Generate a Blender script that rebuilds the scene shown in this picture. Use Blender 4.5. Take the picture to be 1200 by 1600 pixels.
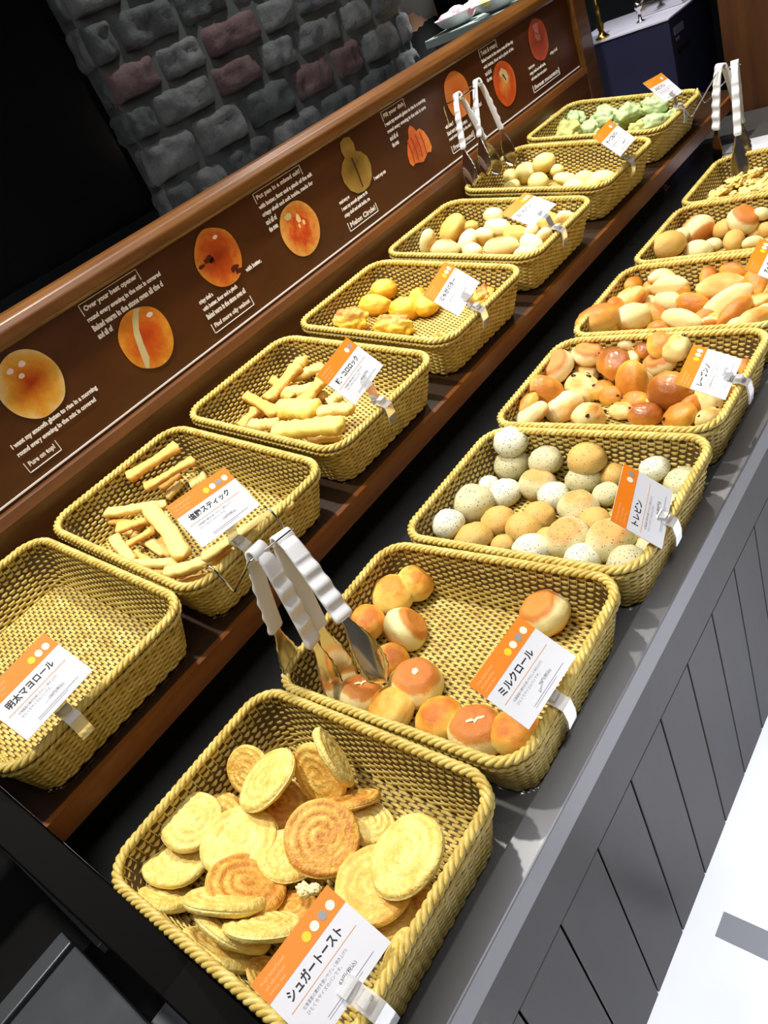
import bpy, math, random
from mathutils import Vector, Matrix, noise
S = bpy.context.scene
for o in list(bpy.data.objects): bpy.data.objects.remove(o)
COL = S.collection

# ------------------------------------------------------------------ camera, world, lights, exposure
cam = bpy.data.cameras.new('camera'); camo = bpy.data.objects.new('camera', cam); COL.objects.link(camo)
cam.sensor_fit = 'VERTICAL'; cam.sensor_height = 36.0; cam.lens = 36.0*1180.2/1600
cam.clip_start = 0.02; cam.clip_end = 50
camo.matrix_world = Matrix([[0.733318, -0.107833, 0.67128, 0.703399], [0.568588, 0.638602, -0.518551, -0.33124], [-0.372764, 0.761944, 0.529611, 0.595764], [0, 0, 0, 1]])
S.camera = camo
S.view_settings.view_transform = 'Standard'; S.view_settings.look = 'None'
S.view_settings.gamma = 1.0; S.view_settings.exposure = 0.15
S.view_settings.use_curve_mapping = False
w = bpy.data.worlds.new('room'); S.world = w; w.use_nodes = True
w.node_tree.nodes['Background'].inputs[0].default_value = (0.75, 0.82, 1.0, 1)
w.node_tree.nodes['Background'].inputs[1].default_value = 0.17
def spot(name, loc, target, power, size_deg, radius, col, blend=.6):
    l = bpy.data.lights.new(name, 'SPOT'); l.energy = power; l.spot_size = math.radians(size_deg); l.spot_blend = blend
    l.shadow_soft_size = radius; l.color = col
    o = bpy.data.objects.new(name, l); COL.objects.link(o); o.location = loc
    o.rotation_euler = (Vector(target)-Vector(loc)).to_track_quat('-Z', 'Y').to_euler()
    return o
WARM = (1.0, 0.95, 0.86); COOL = (0.98, 0.98, 1.0)
for k, y in enumerate((-0.25, 0.55, 1.35)):
    spot('counter_spotlight', (-0.27, y, 1.60), (-0.02, y+.08, 0.0), 76, 88, 0.035, WARM)
spot('upper_tier_spotlight', (0.05, 1.75, 1.6), (-0.2, 1.2, 0.1), 40, 60, 0.04, WARM)
spot('aisle_spotlight', (1.05, -0.10, 1.5), (1.0, 0.10, -0.58), 220, 50, 0.06, COOL)
spot('aisle_spotlight', (1.05, 1.2, 1.5), (1.0, 1.1, -0.58), 120, 58, 0.06, COOL)
spot('aisle_ceiling_light', (1.1, -0.5, 1.6), (0.5, 0.2, -0.3), 8, 80, 0.15, COOL)
spot('wall_washer', (-1.02, 1.7, 1.65), (-1.42, 1.6, 0.3), 27, 120, 0.05, COOL)
spot('salad_counter_spotlight', (-0.95, 2.9, 1.6), (-1.12, 2.9, 0.36), 420, 55, 0.05, COOL)

al = bpy.data.lights.new('room_fill_light', 'AREA'); al.energy = 18; al.size = 2.2; al.color = COOL  # unseen fill lamp, added to lighten the shadows
alo = bpy.data.objects.new('room_fill_light', al); COL.objects.link(alo); alo.location = (0.3, 0.3, 1.72)

# ------------------------------------------------------------------ helpers
def srgb(r, g, b):
    return tuple(((c/255)/12.92 if c/255 <= .04045 else ((c/255+.055)/1.055)**2.4) for c in (r, g, b))
def link(o, parent=None):
    COL.objects.link(o)
    if parent is not None: o.parent = parent
    return o
def mesh(name, V, F, mat=None, parent=None, smooth=True, uv=None):
    me = bpy.data.meshes.new(name); me.from_pydata([tuple(v) for v in V], [], F); me.update()
    if smooth: me.polygons.foreach_set('use_smooth', [True]*len(me.polygons))
    if mat: me.materials.append(mat)
    return link(bpy.data.objects.new(name, me), parent)
def empty(name, loc=(0, 0, 0), label=None, cat=None, group=None):
    o = bpy.data.objects.new(name, None); COL.objects.link(o); o.location = loc; o.empty_display_size = .02
    return tag(o, label, cat, group)
def tag(o, label=None, cat=None, group=None, kind=None):
    if label: o['label'] = label
    if cat: o['category'] = cat
    if group: o['group'] = group
    if kind: o['kind'] = kind
    return o
class MB:
    def __init__(s): s.V = []; s.F = []
    def add(s, V, F):
        n = len(s.V); s.V += [tuple(v) for v in V]; s.F += [tuple(i+n for i in f) for f in F]
    def box(s, a, b):
        (x0, y0, z0), (x1, y1, z1) = a, b
        s.add([(x0,y0,z0),(x1,y0,z0),(x1,y1,z0),(x0,y1,z0),(x0,y0,z1),(x1,y0,z1),(x1,y1,z1),(x0,y1,z1)],
              [(0,3,2,1),(4,5,6,7),(0,1,5,4),(1,2,6,5),(2,3,7,6),(3,0,4,7)])
    def tube(s, P, r, n=8, closed=False, cap=True):
        P = [Vector(p) for p in P]; m = len(P); V = []; F = []
        up = None
        for i, p in enumerate(P):
            t = (P[(i+1) % m]-P[i-1]) if closed else (P[min(i+1, m-1)]-P[max(i-1, 0)])
            t.normalize()
            if up is None:
                up = Vector((0, 0, 1)) if abs(t.z) < .9 else Vector((1, 0, 0))
            a = (up - t*up.dot(t)).normalized(); up = a; b = t.cross(a)
            rr = r[i] if isinstance(r, (list, tuple)) else r
            for k in range(n):
                an = 2*math.pi*k/n; V.append(p + a*rr*math.cos(an) + b*rr*math.sin(an))
        for i in range(m if closed else m-1):
            j = (i+1) % m
            for k in range(n):
                l = (k+1) % n; F.append((i*n+k, i*n+l, j*n+l, j*n+k))
        if cap and not closed:
            F.append(tuple(range(n-1, -1, -1))); F.append(tuple((m-1)*n+k for k in range(n)))
        s.add(V, F)
    def lathe(s, prof, n=24, c=(0, 0, 0)):
        V = []; F = []; m = len(prof)
        for r, z in prof:
            for k in range(n):
                a = 2*math.pi*k/n; V.append((c[0]+r*math.cos(a), c[1]+r*math.sin(a), c[2]+z))
        for i in range(m-1):
            for k in range(n):
                l = (k+1) % n; F.append((i*n+k, i*n+l, (i+1)*n+l, (i+1)*n+k))
        F.append(tuple(range(n-1, -1, -1))); F.append(tuple((m-1)*n+k for k in range(n)))
        s.add(V, F)
    def prism(s, pts, z0, z1):
        n = len(pts)
        s.add([(x, y, z0) for x, y in pts]+[(x, y, z1) for x, y in pts],
              [tuple(range(n-1, -1, -1)), tuple(range(n, 2*n))]+[(k, (k+1) % n, n+(k+1) % n, n+k) for k in range(n)])
    def build(s, name, mat=None, parent=None, smooth=False, bevel=0):
        o = mesh(name, s.V, s.F, mat, parent, smooth)
        if bevel:
            md = o.modifiers.new('bevel', 'BEVEL'); md.width = bevel; md.segments = 2; md.limit_method = 'ANGLE'
        return o

# ------------------------------------------------------------------ materials
def new_mat(name, col=(.5, .5, .5), rough=.5, metal=0, spec=.5, **kw):
    m = bpy.data.materials.new(name); m.use_nodes = True
    b = m.node_tree.nodes['Principled BSDF']
    b.inputs['Base Color'].default_value = (*col, 1); b.inputs['Roughness'].default_value = rough
    b.inputs['Metallic'].default_value = metal; b.inputs['Specular IOR Level'].default_value = spec
    for k, v in kw.items(): b.inputs[k].default_value = v
    return m
class NT:
    def __init__(s, m): s.t = m.node_tree; s.b = s.t.nodes['Principled BSDF']
    def n(s, typ, **kw):
        nd = s.t.nodes.new(typ)
        for k, v in kw.items(): setattr(nd, k, v)
        return nd
    def l(s, a, b): s.t.links.new(a, b)
    def math(s, op, a, b=None, c=None):
        nd = s.n('ShaderNodeMath', operation=op)
        for i, v in enumerate((a, b, c)):
            if v is None: continue
            if isinstance(v, (int, float)): nd.inputs[i].default_value = v
            else: s.l(v, nd.inputs[i])
        return nd.outputs[0]
    def ramp(s, fac, stops, interp='LINEAR'):
        r = s.n('ShaderNodeValToRGB'); r.color_ramp.interpolation = interp; e = r.color_ramp.elements
        while len(e) < len(stops): e.new(.5)
        for el, (p, c) in zip(e, stops): el.position = p; el.color = (*c, 1)
        s.l(fac, r.inputs[0]); return r.outputs[0]
    def noise(s, vec, scale, detail=3, rough=.55):
        nd = s.n('ShaderNodeTexNoise'); nd.inputs['Scale'].default_value = scale
        nd.inputs['Detail'].default_value = detail; nd.inputs['Roughness'].default_value = rough
        s.l(vec, nd.inputs['Vector']); return nd.outputs[0]
    def objvec(s, rnd=True, scale=(1, 1, 1)):
        tc = s.n('ShaderNodeTexCoord'); mp = s.n('ShaderNodeMapping'); mp.inputs['Scale'].default_value = scale
        s.l(tc.outputs['Object'], mp.inputs[0])
        if rnd:
            oi = s.n('ShaderNodeObjectInfo'); k = s.math('MULTIPLY', oi.outputs['Random'], 37.0)
            cb = s.n('ShaderNodeCombineXYZ'); s.l(k, cb.inputs[0]); s.l(k, cb.inputs[1]); s.l(cb.outputs[0], mp.inputs['Location'])
        return mp.outputs[0], tc.outputs['Object']
    def mix(s, f, a, b, mode='MIX'):
        nd = s.n('ShaderNodeMix', data_type='RGBA', blend_type=mode)
        for k, v in ((0, f), (6, a), (7, b)):
            if isinstance(v, (int, float)): nd.inputs[k].default_value = v
            elif isinstance(v, tuple): nd.inputs[k].default_value = (*v, 1)
            else: s.l(v, nd.inputs[k])
        return nd.outputs[2]
    def bump(s, h, st, dist=.01):
        nd = s.n('ShaderNodeBump'); nd.inputs['Strength'].default_value = st; nd.inputs['Distance'].default_value = dist
        s.l(h, nd.inputs['Height']); s.l(nd.outputs[0], s.b.inputs['Normal'])

def wood_mat(name, c1, c2, rough=.35, scale=(6, .6, 6), coat=0.0):
    m = new_mat(name, c1, rough); t = NT(m); v, _ = t.objvec(False, scale)
    nz = t.noise(v, 6, 5, .6); col = t.ramp(nz, [(.3, c1), (.7, c2)]); t.l(col, t.b.inputs['Base Color'])
    t.bump(nz, .12, .002); t.b.inputs['Coat Weight'].default_value = coat
    return m
M_RAIL = wood_mat('rail_wood', srgb(112, 72, 30), srgb(82, 46, 14), .36, (8, .8, 8), .25)
M_BOARD = wood_mat('sign_board_brown', srgb(88, 46, 16), srgb(70, 34, 11), .38, (3, 1.2, 3))
M_SHELF = wood_mat('shelf_wood', srgb(106, 64, 24), srgb(80, 44, 14), .4, (8, .8, 8), .05)
M_SHELFTOP_SHADED = wood_mat('shelf_top_wood_shaded', srgb(58, 34, 14), srgb(42, 24, 9), .45, (8, .8, 8))  # shelf wood darkened to paint in the shadow under the baskets
M_EDGE = wood_mat('edge_wood', srgb(140, 80, 28), srgb(108, 58, 18), .35, (8, .8, 8), .1)
M_END = wood_mat('end_wall_wood', srgb(100, 60, 26), srgb(72, 40, 15), .5, (5, 5, .7))
M_DARKP = new_mat('black_panel', srgb(5, 3, 2), .6, 0, .05)
M_STEEL = new_mat('dark_steel', srgb(104, 104, 102), .3, .3); 
t = NT(M_STEEL); v, _ = t.objvec(False, (3, 3, 3)); nz = t.noise(v, 9, 4); t.l(t.math('MULTIPLY_ADD', nz, .22, .20), t.b.inputs['Roughness'])
M_LIP = new_mat('grey_lip', srgb(128, 128, 132), .45, .4)
M_CHROME = new_mat('chrome', srgb(225, 225, 225), .12, 1.0)
M_TONG = new_mat('tong_steel', srgb(215, 212, 205), .14, 1.0)
M_WHITE_RUBBER = new_mat('white_rubber', srgb(226, 228, 232), .38)
M_PAPER = new_mat('card_white', srgb(218, 220, 228), .55)
M_ORANGE = new_mat('card_orange', srgb(243, 132, 22), .5)
M_INK = new_mat('ink', srgb(22, 22, 26), .6); M_GREYINK = new_mat('grey_ink', srgb(120, 120, 128), .6)
M_LINE = new_mat('line_orange', srgb(225, 170, 130), .6)
M_PALEINK = new_mat('pale_ink', srgb(250, 178, 110), .6)
M_YDOT = new_mat('dot_yellow', srgb(250, 205, 40), .5); M_WDOT = new_mat('dot_white', srgb(245, 235, 215), .5); M_GDOT = new_mat('dot_grey', srgb(150, 150, 150), .5)
M_ACRYL = new_mat('clear_acrylic', srgb(250, 250, 250), .08, 0, .5, **{'Transmission Weight': .72, 'IOR': 1.46})
M_PRINTW = new_mat('print_white', srgb(255, 250, 248), .5)
M_MORTAR = new_mat('mortar', srgb(84, 88, 84), .9)
M_BLACK = new_mat('near_black', srgb(10, 10, 11), .5)
M_NAVY = new_mat('navy_paint', srgb(36, 38, 66), .45); M_BRASS = new_mat('brass', srgb(220, 180, 90), .18, 1.0)
M_CLOTHW = new_mat('white_cloth', srgb(205, 205, 225), .8)

# straw basket
M_STRAW = new_mat('straw', srgb(205, 184, 100), .42)
t = NT(M_STRAW); v, ov = t.objvec(True)
n1 = t.noise(v, 60, 3); n2 = t.noise(v, 260, 2)
c = t.ramp(n1, [(.25, srgb(182, 152, 66)), (.5, srgb(216, 190, 100)), (.75, srgb(236, 216, 136))])
c = t.mix(t.math('MULTIPLY', n2, .35), c, srgb(148, 122, 50)); t.l(c, t.b.inputs['Base Color'])

M_GAP_SHADE = new_mat('straw_gap_shade', srgb(78, 58, 22), .7)  # dark lining added behind the strands: paints shaded gaps, stops light leaking through
# breads
def bread_mat(name, stops, nscale=2.2, amp=.35, spec=None, rough=.5, coat=0, fine=.25):
    """stops along local Z (-1..1 -> 0..1) with noisy borders, spec=(colour, threshold, scale)"""
    m = new_mat(name, (.6, .4, .2), rough); t = NT(m); v, ov = t.objvec(True)
    sp = t.n('ShaderNodeSeparateXYZ'); t.l(ov, sp.inputs[0])
    nz = t.noise(v, nscale, 4, .6)
    f = t.math('MULTIPLY_ADD', sp.outputs[2], .5, .5)
    f = t.math('ADD', f, t.math('MULTIPLY_ADD', nz, amp*2, -amp))
    c = t.ramp(f, [(p, srgb(*q)) for p, q in stops])
    n2 = t.noise(v, 9, 4, .65)
    c = t.mix(t.math('MULTIPLY', n2, fine), c, t.mix(1.0, c, srgb(238, 208, 132), 'MULTIPLY'))
    if spec:
        vo = t.n('ShaderNodeTexVoronoi'); vo.inputs['Scale'].default_value = spec[2]; t.l(v, vo.inputs['Vector'])
        k = t.math('LESS_THAN', vo.outputs['Distance'], spec[1]); c = t.mix(k, c, srgb(*spec[0]))
    t.l(c, t.b.inputs['Base Color']); t.b.inputs['Coat Weight'].default_value = coat; t.b.inputs['Coat Roughness'].default_value = .2
    t.b.inputs['Subsurface Weight'].default_value = .0
    t.bump(t.noise(v, 26, 4), .25, .03)
    return m
PALE = (246, 232, 168); GOLD = (242, 196, 88); ORNG = (228, 154, 52); BRN = (196, 120, 46); DK = (130, 66, 26)
BM = {
 ('roll','a'): bread_mat('roll_golden', [(.08, ORNG), (.3, PALE), (.55, (246, 222, 130)), (.85, (240, 184, 74)), (1.0, (222, 146, 50))], 1.1, .5),
 ('roll','b'): bread_mat('roll_orange', [(.05, BRN), (.3, (246, 224, 140)), (.55, GOLD), (.8, (234, 160, 56)), (1.0, (206, 116, 36))], 1.0, .5),
 ('roll','c'): bread_mat('roll_half', [(.15, ORNG), (.35, PALE), (.74, (244, 232, 172)), (.84, (216, 140, 58))], 1.2, .12),
 ('roll','d'): bread_mat('roll_flat_brown', [(.15, ORNG), (.3, PALE), (.72, (246, 232, 166)), (.8, (220, 148, 66)), (1.0, (196, 112, 42))], 3, .10),
 ('seed','a'): bread_mat('seed_grey', [(.1, (176, 128, 66)), (.35, (196, 186, 138)), (.8, (204, 200, 160))], 2, .2, ((50, 52, 44), .2, 6.5)),
 ('seed','b'): bread_mat('seed_gold', [(.1, (150, 100, 50)), (.4, (200, 180, 118)), (.75, (214, 174, 94))], 2, .3, ((70, 62, 44), .17, 6.5)),
 ('seed','c'): bread_mat('seed_spot', [(.2, (170, 128, 70)), (.45, (220, 214, 172)), (.78, (218, 208, 160)), (.96, (216, 160, 84))], 2, .14, ((60, 60, 48), .17, 6.5)),
 ('seed','w'): bread_mat('seed_white', [(.15, (190, 160, 100)), (.4, (214, 214, 184)), (.8, (222, 224, 204))], 2, .2, ((46, 50, 46), .21, 6.5)),
 ('raisin','a'): bread_mat('raisin_pale', [(.22, (206, 128, 48)), (.42, (240, 216, 150)), (.75, (246, 234, 186)), (1.0, (236, 190, 110))], 1.4, .3),
 ('raisin','b'): bread_mat('raisin_face', [(.2, BRN), (.4, (246, 230, 176)), (.72, (244, 228, 176)), (.84, (208, 138, 66))], 2, .12),
 ('raisin','c'): bread_mat('raisin_stud', [(.2, (206, 128, 48)), (.42, (242, 222, 156)), (.8, (240, 214, 146)), (1.0, (222, 158, 74))], 1.4, .35),
 ('raisin','d'): bread_mat('raisin_gold', [(.1, PALE), (.35, GOLD), (.6, (232, 170, 66)), (.95, (202, 126, 42))], 1.3, .4, rough=.35, coat=.15),
 ('raisin','e'): bread_mat('raisin_dark', [(.1, GOLD), (.4, (216, 144, 54)), (.85, (158, 88, 26))], 1.2, .25, rough=.25, coat=.5),
 ('bean','a'): bread_mat('oval_pale', [(.24, (204, 124, 44)), (.42, (238, 196, 116)), (.55, (248, 234, 180)), (.9, (246, 226, 160))], 1.3, .3),
 ('bean','b'): bread_mat('oval_gold', [(.2, (196, 112, 38)), (.45, (232, 170, 80)), (.7, (246, 222, 150)), (.95, (228, 164, 78))], 1.3, .35),
 ('bean','d'): bread_mat('oval_brown', [(.1, (246, 220, 150)), (.42, (238, 182, 88)), (.75, (216, 146, 54)), (1.0, (196, 118, 38))], 1.4, .4, rough=.35, coat=.1),
 ('bun','a'): bread_mat('bun_pale', [(.15, (206, 140, 66)), (.4, (232, 212, 150)), (.85, (240, 228, 172))], 1.5, .2),
 ('bun','b'): bread_mat('bun_gold', [(.15, (206, 140, 66)), (.5, (228, 190, 110)), (.9, (224, 176, 92))], 1.5, .2),
 ('bun','c'): bread_mat('bun_face', [(.2, (206, 150, 76)), (.4, (244, 232, 180)), (.7, (240, 226, 170)), (.8, (206, 128, 54))], 2, .08),
 ('shred','a'): bread_mat('shred_gold', [(.1, (220, 150, 50)), (.5, (244, 206, 96)), (.9, (248, 230, 150))], 2.5, .4),
 ('egg','a'): bread_mat('egg_yellow', [(.1, (214, 138, 20)), (.5, (246, 190, 44)), (.9, (250, 208, 84))], 1.6, .25, rough=.35),
 ('egg','b'): bread_mat('egg_lumpy', [(.1, (222, 150, 24)), (.5, (250, 206, 60)), (.8, (240, 200, 96)), (.98, (214, 140, 70))], 3, .3),
 ('white','a'): bread_mat('white_roll', [(.15, (220, 176, 90)), (.4, (246, 234, 170)), (.85, (250, 244, 200))], 1.5, .2),
 ('white','b'): bread_mat('white_roll_gold', [(.15, (210, 150, 60)), (.5, (240, 214, 120)), (.9, (236, 200, 100))], 1.5, .2),
 ('white','c'): bread_mat('white_roll_face', [(.2, (220, 170, 90)), (.5, (250, 238, 180)), (.85, (246, 232, 170)), (1.0, (206, 130, 50))], 1.5, .08),
 ('pale','a'): bread_mat('pale_bun', [(.15, (216, 176, 80)), (.5, (240, 222, 134)), (.9, (248, 236, 164))], 1.5, .2),
 ('pale','b'): bread_mat('pale_bun_flat', [(.15, (216, 176, 80)), (.5, (244, 226, 140)), (.9, (250, 240, 176))], 1.5, .2),
 ('green','a'): bread_mat('green_mint', [(.15, (150, 146, 84)), (.45, (176, 200, 140)), (.9, (190, 214, 166))], 1.8, .25),
 ('green','b'): bread_mat('green_yellow', [(.15, (150, 146, 84)), (.45, (190, 200, 120)), (.9, (204, 204, 130))], 1.8, .25),
 ('stick','a'): bread_mat('stick_pale', [(.08, (200, 128, 52)), (.4, (242, 208, 116)), (.9, (246, 224, 144))], 3, .5, fine=.4),
 ('stick','b'): bread_mat('stick_gold', [(.12, (166, 88, 30)), (.42, (226, 164, 72)), (.75, (242, 204, 112))], 3, .6, fine=.5),
 ('stick','c'): bread_mat('stick_cheese', [(.1, (220, 160, 50)), (.5, (248, 218, 96)), (.9, (250, 232, 130))], 7, .5, ((150, 110, 40), .1, 7)),
 ('crumb','a'): bread_mat('crumb', [(.1, (230, 200, 110)), (.9, (250, 240, 190))], 3, .2),
}
def toast_mat(name, base, mid, dark, amt):
    m = new_mat(name, (.6, .4, .2), .5); t = NT(m); v, ov = t.objvec(True)
    sp = t.n('ShaderNodeSeparateXYZ'); t.l(ov, sp.inputs[0]); x, y, z = sp.outputs
    r = t.math('SQRT', t.math('ADD', t.math('MULTIPLY', x, x), t.math('MULTIPLY', y, y)))
    th = t.math('ARCTAN2', y, x)
    nz = t.noise(v, 2.0, 4); nf = t.noise(v, 8, 4)
    ph = t.math('ADD', t.math('MULTIPLY_ADD', r, 24.0, t.math('MULTIPLY', nz, 5.0)), t.math('MULTIPLY', th, -1.0))
    s = t.math('MULTIPLY_ADD', t.math('SINE', ph), .5, .5)
    f = t.math('ADD', t.math('MULTIPLY', s, .36*amt), t.math('MULTIPLY_ADD', nz, 1.5, -.75+amt*.42))
    f = t.math('ADD', f, t.math('MULTIPLY_ADD', nf, .4, -.2))
    # rims stay pale, faces brown
    edge = t.math('MULTIPLY', t.math('GREATER_THAN', t.math('ABSOLUTE', z), .055), 1.0)
    f = t.math('MULTIPLY', f, t.math('MULTIPLY_ADD', edge, .75, .25))
    c = t.ramp(f, [(.05, srgb(*base)), (.42, srgb(*mid)), (.95, srgb(*dark))])
    t.l(c, t.b.inputs['Base Color']); t.bump(nf, .3, .02)
    return m
BM[('toast','a')] = toast_mat('toast_pale', (240, 222, 138), (236, 204, 108), (216, 154, 56), .5)
BM[('toast','b')] = toast_mat('toast_golden', (240, 214, 124), (232, 188, 90), (222, 154, 58), .7)
BM[('toast','c')] = toast_mat('toast_brown', (242, 212, 120), (228, 172, 74), (192, 122, 42), 1.0)
M_RAISIN = new_mat('raisin_fruit', srgb(44, 18, 26), .3)

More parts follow.
